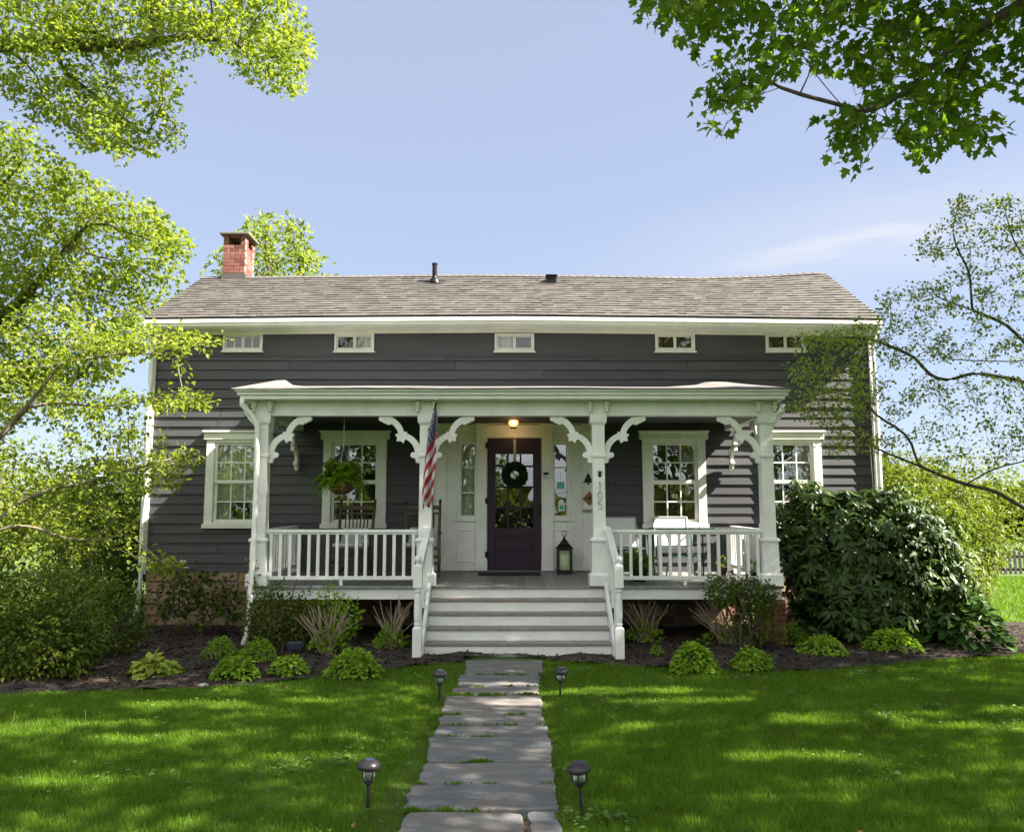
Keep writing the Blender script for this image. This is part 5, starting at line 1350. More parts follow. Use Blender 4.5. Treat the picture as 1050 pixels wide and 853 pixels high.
# ---- E: big maple at the right whose limbs hang into the top of the view
polyE = [(600, -120), (636, -20), (640, 6), (646, 20), (670, 33), (694, 45), (706, 60), (712, 80), (704, 108), (708, 125), (722, 137), (736, 157), (750, 140), (770, 120), (778, 104), (798, 84), (838, 74), (866, 80), (886, 88), (886, 104), (850, 114), (826, 118), (828, 133), (846, 140), (843, 164), (860, 176), (880, 197), (892, 176), (894, 148), (910, 128), (928, 152), (931, 176), (948, 184), (954, 168), (970, 164), (982, 146), (998, 164), (1030, 156), (1046, 152), (1046, 132), (1030, 113), (1004, 100), (1022, 93), (1050, 106), (1200, 106), (1200, -120)]
bE = DW((9.6, -7.6, 0))
top_ = at(1130, -60, -6.2)
limE = [[bE, bE + (-.1, .1, 2.2), bE + (-.3, .3, 4.5), bE + (-.2, .2, 7), bE + (0, 0, 11)], [bE + (-.3, .3, 4.6), top_] + PXL([(1052, 2), (1000, 30), (965, 58), (935, 92), (905, 111), (880, 118), (862, 112)], -6.2), PXL([(880, 110), (850, 106), (820, 97), (800, 90)], -6.4),
        PXL([(1010, 24), (985, 70), (978, 110)], -6.0), [top_] + PXL([(1000, -60), (900, -60), (800, -50), (740, -30)], -6.4), [bE + (-.2, .2, 6.5), bE + (-4, 1, 10)], [bE + (0, 0, 7), bE + (3, -3, 10)], [bE + (0, 0, 7), bE + (3, 3, 9.5)], [bE + (-.2, 0, 7), bE + (-2, -4, 10.5)]]
aE1 = np.vstack([sample_poly([q for q in polyE], -6.5, -4.8, 1400, 110, .28), sample_poly(polyE, -6.5, -4.8, 400)])
cr = np.vstack([ellipsoid_pts((8.5, -8.2, 10.0), (8.0, 5.0, 5.0), 900), ellipsoid_pts((13, -9.5, 7.5), (5.5, 5.0, 4.5), 420)])
def eshade(P):
    x, y, cz = project(P); out = (x < -30) | (x > 1090) | (y < -40) | (cz < .1)
    # keep the sun's way to the wall, roof and left trees open
    return out & (P[:, 1] < -3.6 - .12 * np.maximum(P[:, 2] - 8, 0)) & (P[:, 2] < 5.5 + .75 * (P[:, 0] + 5)) & (P[:, 2] > 2.4)
cr = cr[eshade(cr)]
ex_ = np.vstack([ellipsoid_pts((8.5, -8.2, 10.0), (8.0, 5.0, 5.0), 16000), ellipsoid_pts((13, -9.5, 7.2), (6, 5.2, 4.6), 12500), ellipsoid_pts((6.5, -12.5, 11), (6, 4, 4), 8000), ellipsoid_pts((10.5, -6.0, 11.8), (4.8, 1.7, 3.4), 9000)]); ex_ = ex_[eshade(ex_)]  # unseen leaves added to the crown to shade lawn and porch
# light gaps: drop clumps of leaves
gc = ellipsoid_pts((8.5, -8.2, 9.5), (8.5, 5.5, 5.5), 16)
dmin = np.min(np.linalg.norm(ex_[:, None] - gc[None], axis=2), axis=1); ex_ = ex_[dmin > .72]
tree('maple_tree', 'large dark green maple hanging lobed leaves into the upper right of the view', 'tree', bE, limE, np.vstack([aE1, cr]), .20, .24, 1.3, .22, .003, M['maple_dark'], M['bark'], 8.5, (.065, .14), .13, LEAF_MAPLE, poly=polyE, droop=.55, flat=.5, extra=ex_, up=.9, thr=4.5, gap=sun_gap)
# ---- F: dogwood at the right in front of the house corner
YF = -3.0; bF = DW((8.3, -3.0, 0))
limF = [[bF, bF + (-.1, 0, .9), bF + (-.5, 0, 1.45)] + PXL([(1090, 533), (1050, 521), (1020, 503), (991, 497), (971, 490), (945, 479), (919, 468), (901, 462), (891, 452), (870, 440)], YF), PXL([(941, 477), (935, 454), (930, 446), (917, 436), (899, 428), (891, 415), (870, 405)], YF + .1), PXL([(991, 496), (1020, 480), (1050, 473), (1090, 460)], YF - .1),
        [bF + (-.1, 0, 1.0), bF + (-.2, .1, 2.6)] + PXL([(1050, 391), (1036, 388), (997, 382), (971, 391), (952, 385), (939, 366), (900, 350)], YF + .3), [bF + (-.2, .1, 2.6)] + PXL([(1050, 351), (1033, 333), (997, 318), (960, 305)], YF + .1), PXL([(1050, 371), (1002, 370), (966, 368), (946, 354)], YF + .4), PXL([(997, 318), (994, 278), (980, 253), (976, 233), (985, 205)], YF), [bF + (-.2, .1, 2.6)] + PXL([(1080, 300), (1040, 250), (1030, 215)], YF),
        PXL([(991, 497), (965, 508), (948, 518)], YF - .1), PXL([(900, 350), (870, 345), (840, 350)], YF)]
layF = [([(812, 343), (850, 336), (895, 325), (905, 345), (890, 362), (850, 362), (815, 354)], 320), ([(803, 376), (850, 368), (895, 372), (890, 395), (850, 398), (812, 392)], 300), ([(800, 412), (840, 400), (895, 402), (900, 425), (860, 432), (815, 432)], 300), ([(830, 445), (885, 440), (930, 445), (925, 462), (870, 470), (840, 462)], 90),
        ([(895, 300), (930, 290), (1000, 270), (1060, 268), (1060, 310), (990, 325), (900, 330)], 320), ([(905, 335), (1000, 330), (1060, 330), (1060, 380), (1000, 372), (900, 378)], 190), ([(900, 385), (1060, 388), (1060, 430), (980, 425), (900, 420)], 150), ([(930, 430), (1060, 430), (1060, 465), (990, 455)], 90),
        ([(925, 262), (950, 234), (975, 240), (1000, 262), (960, 275)], 70), ([(962, 205), (975, 190), (1000, 205), (1060, 195), (1060, 265), (1010, 262), (980, 230)], 190), ([(1060, 190), (1130, 190), (1130, 520), (1060, 470)], 120)]
aF = np.vstack([sample_poly(p, YF - .7, YF + .55, n) for p, n in layF])
tree('dogwood_tree', 'sparse leaved dogwood with crooked dark limbs at the right in front of the house corner', 'tree', bF, limF, aF, .11, .14, 1.0, .046, .0022, M['dogwood_pale'], M['bark'], 8, (.028, .062), .05, LEAF_WIDE, trop=(0, 0, 0), droop=-.1, flat=.55, up=1.0)

# ---------------------------------------------------------------- shrubs built of leaf sprays over a few stems
def shell_pts(els, n, lo=.72, zmin=.06):
    out = []; tot = 0; vol = DW([e[1][0] * e[1][1] + e[1][0] * e[1][2] for e in els]); vol = vol / vol.sum()
    while tot < n:
        k = RNG.choice(len(els), n, p=vol); c = DW([els[i][0] for i in k]); r = DW([els[i][1] for i in k])
        d = unit(RNG.normal(0, 1, (n, 3))); q = RNG.uniform(lo ** 3, 1, n) ** (1 / 3)
        q = q * (1 + .16 * np.sin(d[:, 0] * 7 + c[:, 0] * 3) * np.cos(d[:, 2] * 6 + c[:, 1]) + .07 * np.sin(d[:, 1] * 15 + d[:, 2] * 11))
        P = c + d * q[:, None] * r
        ok = P[:, 2] > zmin
        for cc, rr in els: ok &= (((P - cc) / (DW(rr) * lo * .92)) ** 2).sum(1) > 1
        out.append(np.hstack([P, d])[ok]); tot += ok.sum()
    return np.vstack(out)[:n]
def shrub(name, label, cat, base, els, n, leafm, size, tmpl, whorl=0, stems=9, droop=.2, lo=.7, flat=.5, stem_mat='bark', group=None, extra_inner=0):
    base = DW(base, float); els = [(DW(c, float), DW(r, float)) for c, r in els]
    t = thing(name, label, cat, base, 0, group)
    S_ = shell_pts(els, n, lo); P, d = S_[:, :3], S_[:, 3:]
    if extra_inner:
        I = np.vstack([ellipsoid_pts(c, r * .8, extra_inner // len(els) + 1) for c, r in els]); I = I[I[:, 2] > .06]
        P = np.vstack([P, I]); d = np.vstack([d, unit(RNG.normal(0, 1, (len(I), 3)))])
    mb = MB()
    if whorl:
        k = whorl; m_ = len(P); a = np.tile(np.arange(k) * 2 * PI / k, m_) + np.repeat(RNG.uniform(0, 2, m_), k) + RNG.normal(0, .2, m_ * k)
        up = unit(d + [0, 0, .6] + RNG.normal(0, .3, d.shape)); s1 = unit(np.cross(up, RNG.normal(0, 1, up.shape))); s2 = np.cross(up, s1)
        U, A, B = (np.repeat(q, k, 0) for q in (up, s1, s2))
        rad = np.cos(a)[:, None] * A + np.sin(a)[:, None] * B
        ax = unit(rad + U * RNG.uniform(-.25, .5, (m_ * k, 1)) + [0, 0, -droop])
        mb.leaves(np.repeat(P, k, 0) + RNG.normal(0, .008, (m_ * k, 3)), ax, U + RNG.normal(0, .15, U.shape), RNG.uniform(size[0], size[1], m_ * k), tmpl)
    else:
        m_ = len(P); mb.leaves(P, d * .7 + RNG.normal(0, .6, (m_, 3)) + [0, 0, -droop], d * .5 + RNG.normal(0, flat, (m_, 3)) + [0, 0, .8], RNG.uniform(size[0], size[1], m_), tmpl)
    mb.build('foliage', leafm, t, shift=base)
    if stems:
        mb = MB()
        for i in range(stems):
            c, r = els[RNG.integers(len(els))]; e = c + RNG.normal(0, .35, 3) * r; b0 = base + [RNG.normal(0, .12), RNG.normal(0, .08), -.03]; mid = (b0 + e) / 2 + RNG.normal(0, .05, 3)
            mb.tube([b0, mid, e, e + (e - mid) * .5], [.018, .014, .009, .004], 6)
        mb.build('stem', M[stem_mat], t, smooth=True, shift=base)
    return t
shrub('rhododendron', 'large dark glossy rhododendron covering the right end of the porch', 'shrub', (5.3, -1.5, 0),
      [((4.60, -1.5, 1.12), (.76, .75, 1.08)), ((5.3, -1.4, 1.12), (.92, .85, 1.12)), ((5.95, -1.2, .98), (.72, .8, 1.02)), ((4.9, -1.85, .62), (.9, .5, .72)), ((5.7, -1.75, .6), (.8, .5, .70)), ((4.38, -1.25, 1.5), (.52, .5, .78))], 1850, M['rhodo'], (.11, .20), LEAF_LONG, whorl=7, stems=16, droop=.5, lo=.62, extra_inner=420)
shrub('rhododendron_lit_flank', 'sunlit right flank of the rhododendron, its light put into yellow green leaves', 'shrub', (6.5, -.5, 0), [((6.30, -.5, 1.05), (.78, .7, 1.12)), ((6.72, -.35, .62), (.62, .65, .78))], 1100, leafmat('lit_rhododendron_leaf', (.05, .095, .010), (.15, .19, .025), .35, .45, spec=.3), (.10, .16), LEAF_LONG, whorl=6, stems=8, droop=.3, extra_inner=150)  # sunlit side of the rhododendron, added as a shrub with lighter leaf colour
shrub('forsythia_bush', 'sunlit yellow green bush beyond the rhododendron at the right corner', 'shrub', (8.0, 2.6, 0), [((7.4, 2.4, 1.5), (1.0, 1.0, 1.5)), ((8.5, 3.0, 1.35), (1.05, 1.1, 1.40))], 9000, M['lime'], (.07, .13), LEAF4, droop=.3, lo=.6, extra_inner=2500)
shrub('evergreen_shrub', 'dark evergreen bush against the left corner downspout of the house', 'shrub', (-6.95, .9, 0), [((-6.9, .8, 1.3), (.62, .7, 1.45)), ((-7.3, 1.0, .8), (.7, .7, .95)), ((-6.4, 1.2, .8), (.5, .6, 1.0))], 5200, M['shrub'], (.07, .12), LEAF4, lo=.6, extra_inner=800)
shrub('azalea_shrub', 'wide dark green shrub filling the lower left edge of the bed', 'shrub', (-5.35, -4.5, 0), [((-5.75, -4.35, .42), (.78, .7, .58)), ((-5.05, -4.5, .38), (.60, .55, .50)), ((-5.3, -4.0, .55), (.7, .6, .6))], 8500, M['shrub'], (.04, .08), LEAF4, lo=.62, extra_inner=2500, stems=14)
shrub('azalea_shrub', 'rounded dark green shrub left of the foundation stones behind the wide one', 'shrub', (-5.25, -2.9, 0), [((-5.2, -2.85, .42), (.55, .5, .55)), ((-5.75, -2.7, .55), (.6, .5, .68))], 5200, M['shrub'], (.04, .07), LEAF4, lo=.62, extra_inner=1200)
shrub('loose_shrub', 'tall loose dull green shrub growing left of the dark evergreen bush', 'shrub', (-8.1, -1.6, 0), [((-8.1, -1.6, .75), (.95, .8, .85)), ((-7.2, -2.2, .55), (.6, .6, .62))], 5200, M['shrub'], (.05, .09), LEAF4, lo=.5, extra_inner=800)
# bush with white blossom by the stone foundation
b_ = DW((-4.6, -1.15, 0)); at_ = np.vstack([ellipsoid_pts((-4.75, -1.15, .62), (.62, .4, .48), 150), ellipsoid_pts((-4.15, -1.05, .5), (.38, .35, .40), 80)])
tb = tree('viburnum_shrub', 'open shrub with mid green leaves in front of the stone foundation', 'shrub', b_, [[b_, b_ + (0, 0, .15)], [b_ + (0, 0, .05), b_ + (-.3, 0, .4)], [b_ + (0, 0, .05), b_ + (.3, 0, .35)]], at_, .07, .09, .7, .02, .003, M['shrub'], M['bark'], 3.4, (.06, .11), .05, LEAF_WIDE, flat=.4, thr=2.5)
shrub('boxwood', 'dark small leaved bush against the porch skirt beside the white downspout', 'shrub', (-3.05, -2.55, 0), [((-3.15, -2.5, .42), (.38, .3, .46)), ((-2.75, -2.45, .36), (.32, .28, .38))], 3600, M['shrub'], (.035, .06), LEAF4, lo=.55, extra_inner=900)
shrub('privet_bush', 'light leaved bush below the left porch railing behind the bare stems', 'shrub', (-2.35, -2.45, 0), [((-2.4, -2.4, .55), (.22, .2, .30)), ((-2.2, -2.42, .42), (.22, .2, .3))], 700, M['hosta'], (.04, .07), LEAF4, lo=.3)
shrub('rose_bush', 'leafy bush rising in front of the right porch skirt above bare stems', 'shrub', (3.0, -2.5, 0), [((2.78, -2.5, .78), (.26, .22, .22)), ((3.12, -2.45, .72), (.24, .2, .26)), ((3.2, -2.4, .42), (.30, .25, .38)), ((3.42, -2.35, .70), (.14, .15, .18))], 2300, M['shrub'], (.045, .075), LEAF4, lo=.4, stems=12)
# vine on the porch downspout
mb = MB(); x_ = PX[0] - .05; z = np.linspace(.05, 1.15, 40); pts = np.stack([x_ + .05 * np.sin(z * 9), -2.19 - .03 * np.cos(z * 9), z], -1)
t = thing('climbing_vine', 'thin green vine climbing the white porch downspout', 'vine', pts[0])
mb.tube(pts, .005, 5); mb.tube(pts * [1, 1, .8] + [.05, -.02, 0], .004, 5); mb.build('stem', M['bark'], t, shift=pts[0])
mb = MB(); n = 210; base = pts[RNG.integers(0, 40, n)] + RNG.normal(0, .045, (n, 3)); mb.leaves(base, RNG.normal(0, 1, (n, 3)), RNG.normal(0, .5, (n, 3)) + [0, -.8, .5], RNG.uniform(.03, .06, n), LEAF4); mb.build('foliage', M['shrub'], t, shift=pts[0])

# perennials: domes of leaves
def clump(name, label, cat, px, py, wpx, hpx, n, leafm, L_, tmpl, group=None, dome=True, z0=.03):
    p = ground_at(px, py, z0); cz = project(p)[2]; w = wpx * cz / FPX; h = hpx * cz / FPX * .74; L_ = L_ * (.72 if L_ < .12 else 1); n = int(n * (1.7 if L_ < .12 else 1)); k_ = RNG.uniform(.85, 1.15); L_ *= k_
    c = DW((p[0], p[1] + w * .28, z0))
    t = thing(name, label, cat, c, RNG.uniform(0, 6), group)
    rr = np.sqrt(RNG.uniform(0, 1, n)); a = RNG.uniform(0, 2 * PI, n)
    ww = w / 2 * (1 + .12 * np.sin(a * 3 + RNG.uniform(0, 6))) - L_ * .45
    z = h * (1 - rr ** 2.4) * RNG.uniform(.55, 1.0, n) + .02
    pos = np.stack([rr * ww * np.cos(a), rr * ww * np.sin(a), z], -1)
    rad = np.stack([np.cos(a), np.sin(a), 0 * a], -1)
    ax = rad * (.35 + rr[:, None]) + RNG.normal(0, .35, (n, 3)) + np.stack([0 * a, 0 * a, .5 - .75 * rr], -1)
    nr = rad * .35 + RNG.normal(0, .25, (n, 3)) + [0, 0, 1]
    mb = MB(); mb.leaves(pos, ax, nr, RNG.uniform(.7, 1.15, n) * L_, tmpl); mb.build('foliage', leafm, t)
    mb = MB()
    for i in range(14):
        k = RNG.integers(n); mb.tube([(RNG.normal(0, .02), RNG.normal(0, .02), -.03), pos[k] * [.5, .5, .6], pos[k] * .95], .004, 4)
    mb.build('stem', M['fern'], t)
    return t
G1 = 'leafy perennials along the front of the bed'
for a in ((152, 694, 54, 19, 120, 'hosta_var', .13, LEAF_WIDE, 'yellow green hosta alone on the bare mulch at the far left of the bed'),
          (222, 676, 38, 27, 420, 'hosta', .055, LEAF4, 'rounded green perennial next to the foot of the porch downspout, left one of two'),
          (261, 679, 43, 28, 420, 'hosta', .068, LEAF4, 'rounded green perennial right of the porch downspout foot'),
          (238, 697, 48, 26, 240, 'hosta', .10, LEAF_WIDE, 'low green perennial in front of the two rounded ones by the left lawn edge'),
          (294, 693, 44, 23, 220, 'hosta', .10, LEAF_WIDE, 'low green perennial in front of the dark spotlight'),
          (361, 695, 62, 32, 330, 'hosta', .11, LEAF_WIDE, 'widest green perennial on the left side, in front of the bare stemmed shrubs'),
          (714, 690, 50, 34, 300, 'hosta', .105, LEAF_WIDE, 'bright green perennial right of the stairs nearest the lawn edge'),
          (774, 687, 44, 27, 240, 'hosta', .10, LEAF_WIDE, 'bright green perennial in front of the leafy bush with pale stems'),
          (812, 661, 44, 28, 380, 'hosta', .055, LEAF4, 'rounded green perennial left under the rhododendron'),
          (834, 657, 40, 26, 340, 'hosta_dark', .068, LEAF4, 'darker rounded perennial tucked under the rhododendron'),
          (850, 672, 54, 23, 300, 'hosta', .085, LEAF_WIDE, 'low spreading green perennial in front of the rhododendron'),
          (924, 668, 60, 25, 330, 'hosta', .085, LEAF_WIDE, 'low bright green perennial at the right beside the large dark hosta'),
          (674, 672, 15, 13, 50, 'hosta', .05, LEAF4, 'tiny green sprout in the mulch right of the stairs')):
    clump('perennial_plant', a[8], 'plant', *a[:5], M[a[5]], a[6], a[7], G1)
clump('hosta', 'large deep green hosta with broad leaves at the right end of the bed', 'plant', 1003, 664, 100, 62, 300, M['hosta_dark'], .20, LEAF_WIDE)
# shrubs cut back to bare tan stems
G2 = 'shrubs cut back to bare tan stems'
for (px, py, wpx, hpx, ns, lab) in ((332, 672, 64, 56, 20, 'bare tan stemmed hydrangea with green base, in the left bed nearer the downspout'), (398, 668, 52, 54, 18, 'bare tan stemmed hydrangea with green base, just left of the stairs'),
                               (664, 660, 60, 52, 20, 'bare tan stemmed hydrangea with green base, just right of the stairs'), (750, 663, 80, 52, 24, 'wide bare tan stemmed hydrangea in front of the leafy bush')):
    p = ground_at(px, py, .03); cz = project(p)[2]; w = wpx * cz / FPX * 1.15; h = hpx * cz / FPX * 1.12
    c = DW((p[0], p[1] + .22, .03)); t = thing('hydrangea', lab, 'shrub', c, 0, G2)
    mb = MB()
    for i in range(int(ns * 1.5)):
        a = RNG.uniform(-PI, PI); r_ = RNG.uniform(.3, 1.05); e = DW((r_ * w / 2 * math.cos(a), r_ * w * .35 * math.sin(a), h * RNG.uniform(.6, 1.02) * (1 - .25 * r_)))
        b0 = DW((RNG.normal(0, .05), RNG.normal(0, .04), -.04)); m_ = b0 + (e - b0) * .5 + DW((RNG.normal(0, .015), 0, .05)); 
        mb.tube([b0, m_, e], [.0075, .006, .0035], 5)
        if RNG.random() < .5: mb.tube([m_, m_ + (e - b0) * .35 + RNG.normal(0, .04, 3)], [.005, .002], 4)
    mb.build('stem', M['twig'], t)
    n = 170; rr = np.sqrt(RNG.uniform(0, 1, n)); a = RNG.uniform(0, 2 * PI, n); pos = np.stack([rr * w * .30 * np.cos(a), rr * w * .26 * np.sin(a), h * .45 * (1 - rr ** 2) * RNG.uniform(.3, 1, n) + .02], -1)
    mb = MB(); mb.leaves(pos, RNG.normal(0, .5, (n, 3)) + [0, 0, .4], RNG.normal(0, .4, (n, 3)) + [0, 0, 1], RNG.uniform(.05, .10, n), LEAF_WIDE); mb.build('foliage', M['fern'], t)

# background trees: individuals
def bgtree(name, label, base, h, r, n, leafm, size, trunkr=.12, group=None, crown=None, bark='bark'):
    base = DW(base, float); t = thing(name, label, 'tree', base, 0, group)
    els = [((base[0] + q[0] * r, base[1] + q[1] * r, base[2] + q[2] * h), (q[3] * r, q[3] * r, q[4] * h)) for q in (crown or [(0, 0, .62, .9, .36), (-.5, .1, .5, .6, .26), (.5, -.1, .55, .6, .28), (.1, .2, .8, .55, .2)])]
    S_ = shell_pts([(DW(c), DW(q)) for c, q in els], n, .5); P, d = S_[:, :3], S_[:, 3:]
    mb = MB(); mb.leaves(P, d * .5 + RNG.normal(0, .7, d.shape) + [0, 0, -.2], d * .5 + RNG.normal(0, .6, d.shape) + [0, 0, .7], RNG.uniform(size[0], size[1], len(P)), LEAF4); mb.build('crown', leafm, t, shift=base)
    mb = MB(); mb.tube([base - [0, 0, .1], base + [.03 * h, 0, h * .25], base + [0, .02 * h, h * .5], base + [.02 * h, 0, h * .8]], [trunkr, trunkr * .8, trunkr * .55, trunkr * .2], 8)
    for q in els: c = DW(q[0]); mb.tube([base + [.02 * h, 0, h * .3], (base + [0, 0, h * .35] + c) / 2, c], [trunkr * .5, trunkr * .35, trunkr * .12], 6)
    mb.build('trunk', M[bark], t, smooth=True, shift=base); return t
G3 = 'trees at the edge of the far field'
for i, (x, y, h, r, mt, lab) in enumerate(((13.5, 21, 4.2, 2.4, 'lime', 'low yellow green tree behind the right end of the rhododendron'), (17.2, 24, 4.6, 2.6, 'far', 'rounded green tree beyond the picket fence'), (21.5, 27, 5.2, 3.2, 'lime', 'pale green tree behind the picket fence at the right edge'), (11.0, 26, 4.2, 2.4, 'far', 'small dark tree far behind the right corner of the house'))):
    bgtree('field_tree', lab, (x, y, 0), h, r, 3200, M[mt], (.16, .30), .12, G3, crown=[(0, 0, .5, 1, .48), (-.6, .1, .36, .7, .34), (.6, -.1, .4, .7, .36)])
for i, (x, y, h, r, mt, lab) in enumerate(((-15.5, 12, 4.0, 2.6, 'lime', 'yellow green tree far left behind the pale dogwood limb'), (-11.5, 13, 4.4, 2.2, 'far', 'mid green tree behind the dogwood at the left edge'), (-20, 17, 6.0, 3.2, 'lime', 'tall pale tree farthest left in the background'), (-8.6, 15, 3.4, 1.8, 'lime', 'small sunlit tree behind the dark evergreen bush'))):
    bgtree('field_tree', lab, (x, y, 0), h, r, 3400, M[mt], (.14, .26), .12, G3, crown=[(0, 0, .5, 1, .48), (-.6, .1, .36, .7, .34), (.6, -.1, .4, .7, .36)])
pt = at(88, 590, 3.5); bgtree('small_tree', 'small tree with slanting brown trunk seen under the dogwood branches', (pt[0] - .1, 3.5, 0), 3.0, .95, 900, M['dogwood'], (.08, .14), .085, bark='palebark')
for i, (x, y, h, r) in enumerate(((-19, -36, 15, 4.5), (-10.5, -40, 13, 3.6), (9.5, -38, 14, 4.0), (17, -35, 16, 4.6), (-4, -52, 10, 3.4), (25, -40, 15, 4.6))):
    bgtree('roadside_tree', ['tall tree across the road reflected in the window nearest the left corner', 'tall tree across the road reflected in the fern window', 'tall tree across the road reflected in the right porch window', 'tall tree across the road reflected at the far right', 'small tree across the road reflected low in the front door', 'tall tree across the road at the far right end of its row'][i], (x, y, 0), h, r, 2600, M['far'], (.3, .6), .28, 'tall trees across the road behind the viewer', crown=[(0, 0, .3, .9, .3), (.7, .1, .45, .6, .3), (-.6, 0, .5, .5, .25)] if i in (0, 2, 3) else [(0, 0, .62, .9, .30), (-.7, .1, .5, .55, .2), (.7, -.1, .52, .6, .22), (.1, .2, .85, .55, .16)])
# far woods, one mass
mb = MB()
for (ang0, ang1, rad, hh, n) in ((20, 160, 75, 6.5, 26000), (195, 345, 66, 4.6, 30000)):
    a = np.radians(RNG.uniform(ang0, ang1, n)); R2 = rad + RNG.uniform(-5, 8, n)
    top = hh * (.72 + .22 * np.sin(a * 23) + .14 * np.sin(a * 57 + 1) + .08 * np.sin(a * 131))
    z = top * RNG.uniform(.02, 1, n) ** .75
    P = np.stack([R2 * np.cos(a), R2 * np.sin(a) - 5, z], -1)
    mb.leaves(P, RNG.normal(0, 1, (n, 3)), RNG.normal(0, .7, (n, 3)) + [0, 0, .6], RNG.uniform(.5, 1.1, n), LEAF_QUAD)
tag(mb.build('far_woods', M['far']), 'distant belt of green woods around the fields', 'woods', kind='stuff')

# ---------------------------------------------------------------- lawn blades
PATHP = [(q[0], q[1]) for q in ()]
def lawn_mask(x, y):
    ok = ~in_poly(x, y, BEDS.tolist())
    yy_ = DW([v for q in SL for v in (-q[0][1], -q[3][1])]); l_ = DW([v for q in SL for v in (q[0][0], q[3][0])]); r_ = DW([v for q in SL for v in (q[1][0], q[2][0])])
    k_ = np.abs(l_) > .3; k2 = r_ > .2
    pl = np.interp(-y, yy_[k_], l_[k_]) + .012; pr = np.interp(-y, yy_[k2], r_[k2]) - .012
    return ok & ~((x > pl) & (x < pr) & (y < -3.0))
mb = MB()
def blades(n, x0, x1, y0, y1, h, w, seg):
    x = RNG.uniform(x0, x1, n); y = RNG.uniform(y0, y1, n)
    px, py, cz = project(np.stack([x, y, 0 * x], -1)); k = lawn_mask(x, y) & (px > -380) & (px < 1430) & (py < 1150)
    x, y = x[k], y[k]; m_ = len(x)
    patch = .5 + .5 * np.sin(x * 1.9 + 1.3 * np.sin(y * 2.1)) * np.cos(y * 1.7 + np.sin(x * 2.7)); fine = .5 + .5 * np.sin(x * 9 + 3 * np.sin(y * 7)) * np.sin(y * 11)
    hh = RNG.uniform(h[0], h[1], m_) * (.7 + .35 * patch + .25 * fine)
    edge = np.minimum(np.abs(x + .66), np.abs(x - .31)); hh *= np.clip(.45 + edge * 2.2, .45, 1)
    a = RNG.uniform(0, 2 * PI, m_); b = a + RNG.normal(0, .8, m_) + 1.2; ln = RNG.uniform(.1, .75, m_)
    sx, sy = np.cos(a) * w, np.sin(a) * w; lx, ly = np.cos(b) * ln * hh, np.sin(b) * ln * hh
    B = np.stack([x, y, 0 * x - .005], -1); side = np.stack([sx, sy, 0 * sx], -1) * RNG.uniform(.6, 1.2, (m_, 1))
    M_ = B + np.stack([lx * .35, ly * .35, hh * .62], -1); T = B + np.stack([lx, ly, hh], -1)
    V = np.stack([B - side, B + side, M_ + side * .7, M_ - side * .7, T], 1).reshape(-1, 3)
    o = np.arange(m_)[:, None] * 5; base = mb.n; mb.V.append(V); mb.n += len(V)
    mb.F.append(np.array([[0, 1, 2, 3]]) + o + base); mb.F.append(np.array([[3, 2, 4]]) + o + base)
blades(330000, -6, 6, -10.2, -7.4, (.035, .075), .0022, 2); blades(350000, -8.5, 8.5, -7.4, -5.2, (.035, .075), .003, 2); blades(260000, -10, 11, -5.6, -2.6, (.035, .075), .0038, 2)
blades(70000, 6.4, 21, -2.6, 12, (.05, .10), .009, 2)
tag(mb.build('lawn_grass', M['grass']), 'short green lawn grass on both sides of the path', 'grass', kind='stuff')
# clover and broad weeds among the blades
n = 5200; cx_ = RNG.uniform(-6, 7.5, 90); cy_ = RNG.uniform(-9.8, -3.4, 90); k = RNG.integers(0, 90, n); r_ = RNG.uniform(.05, .35, 90)[k]
x = cx_[k] + RNG.normal(0, 1, n) * r_; y = cy_[k] + RNG.normal(0, 1, n) * r_ * .8; q = lawn_mask(x, y); x, y = x[q], y[q]; n = len(x)
a = RNG.uniform(0, 2 * PI, n); mb = MB(); mb.leaves(np.stack([x, y, RNG.uniform(.02, .06, n)], -1), np.stack([np.cos(a), np.sin(a), 0 * a + .25], -1), RNG.normal(0, .3, (n, 3)) + [0, 0, 1], RNG.uniform(.018, .05, n), LEAF_WIDE)
tag(mb.build('clover', leafmat('clover_leaf', (.05, .12, .02), (.14, .22, .05), .3)), 'patches of clover and small broad leaved weeds in the lawn', 'weeds', kind='stuff')
# grass and moss in the path joints, dry blades at its edge, a few seed stalks
mb = MB(); n = 0
for q, r_ in zip(SL[:-1], SL[1:]):
    if abs(q[3][1] - r_[0][1]) > .25 or abs(r_[0][0]) > .9: continue
    k = int(RNG.uniform(150, 420)); s = RNG.uniform(0, 1, k) ** 1.0
    cc = RNG.uniform(0, 1, RNG.integers(2, 7)); s = np.clip(cc[RNG.integers(0, len(cc), k)] + RNG.normal(0, .045, k) * RNG.uniform(.4, 1.6), 0, 1); k = len(s)
    A_ = q[3] + (q[2] - q[3]) * s[:, None]; B_ = r_[0] + (r_[1] - r_[0]) * s[:, None]; pos = A_ + (B_ - A_) * RNG.uniform(.2, .8, (k, 1))
    mb.leaves(np.c_[pos, np.full(k, .005)], RNG.normal(0, .35, (k, 3)) + [0, 0, 1], RNG.normal(0, 1, (k, 3)), RNG.uniform(.02, .06, k), LEAF4)
tag(mb.build('joint_grass', M['grass']), 'tufts of grass and moss growing in the path joints', 'grass', kind='stuff')
mb = MB(); n = 1500; y = RNG.uniform(-9.8, -3.6, n); left = RNG.random(n) < .6
x = np.where(left, -.66 - np.abs(RNG.normal(0, .05, n)), .31 + np.abs(RNG.normal(0, .04, n)))
mb.leaves(np.stack([x, y, 0 * x], -1), RNG.normal(0, .6, (n, 3)) + [0, 0, .5], RNG.normal(0, 1, (n, 3)), RNG.uniform(.02, .06, n), (np.array([(-.05, 0, 0), (.05, 0, 0), (.01, 1, .1)]), [(0, 1, 2)]))
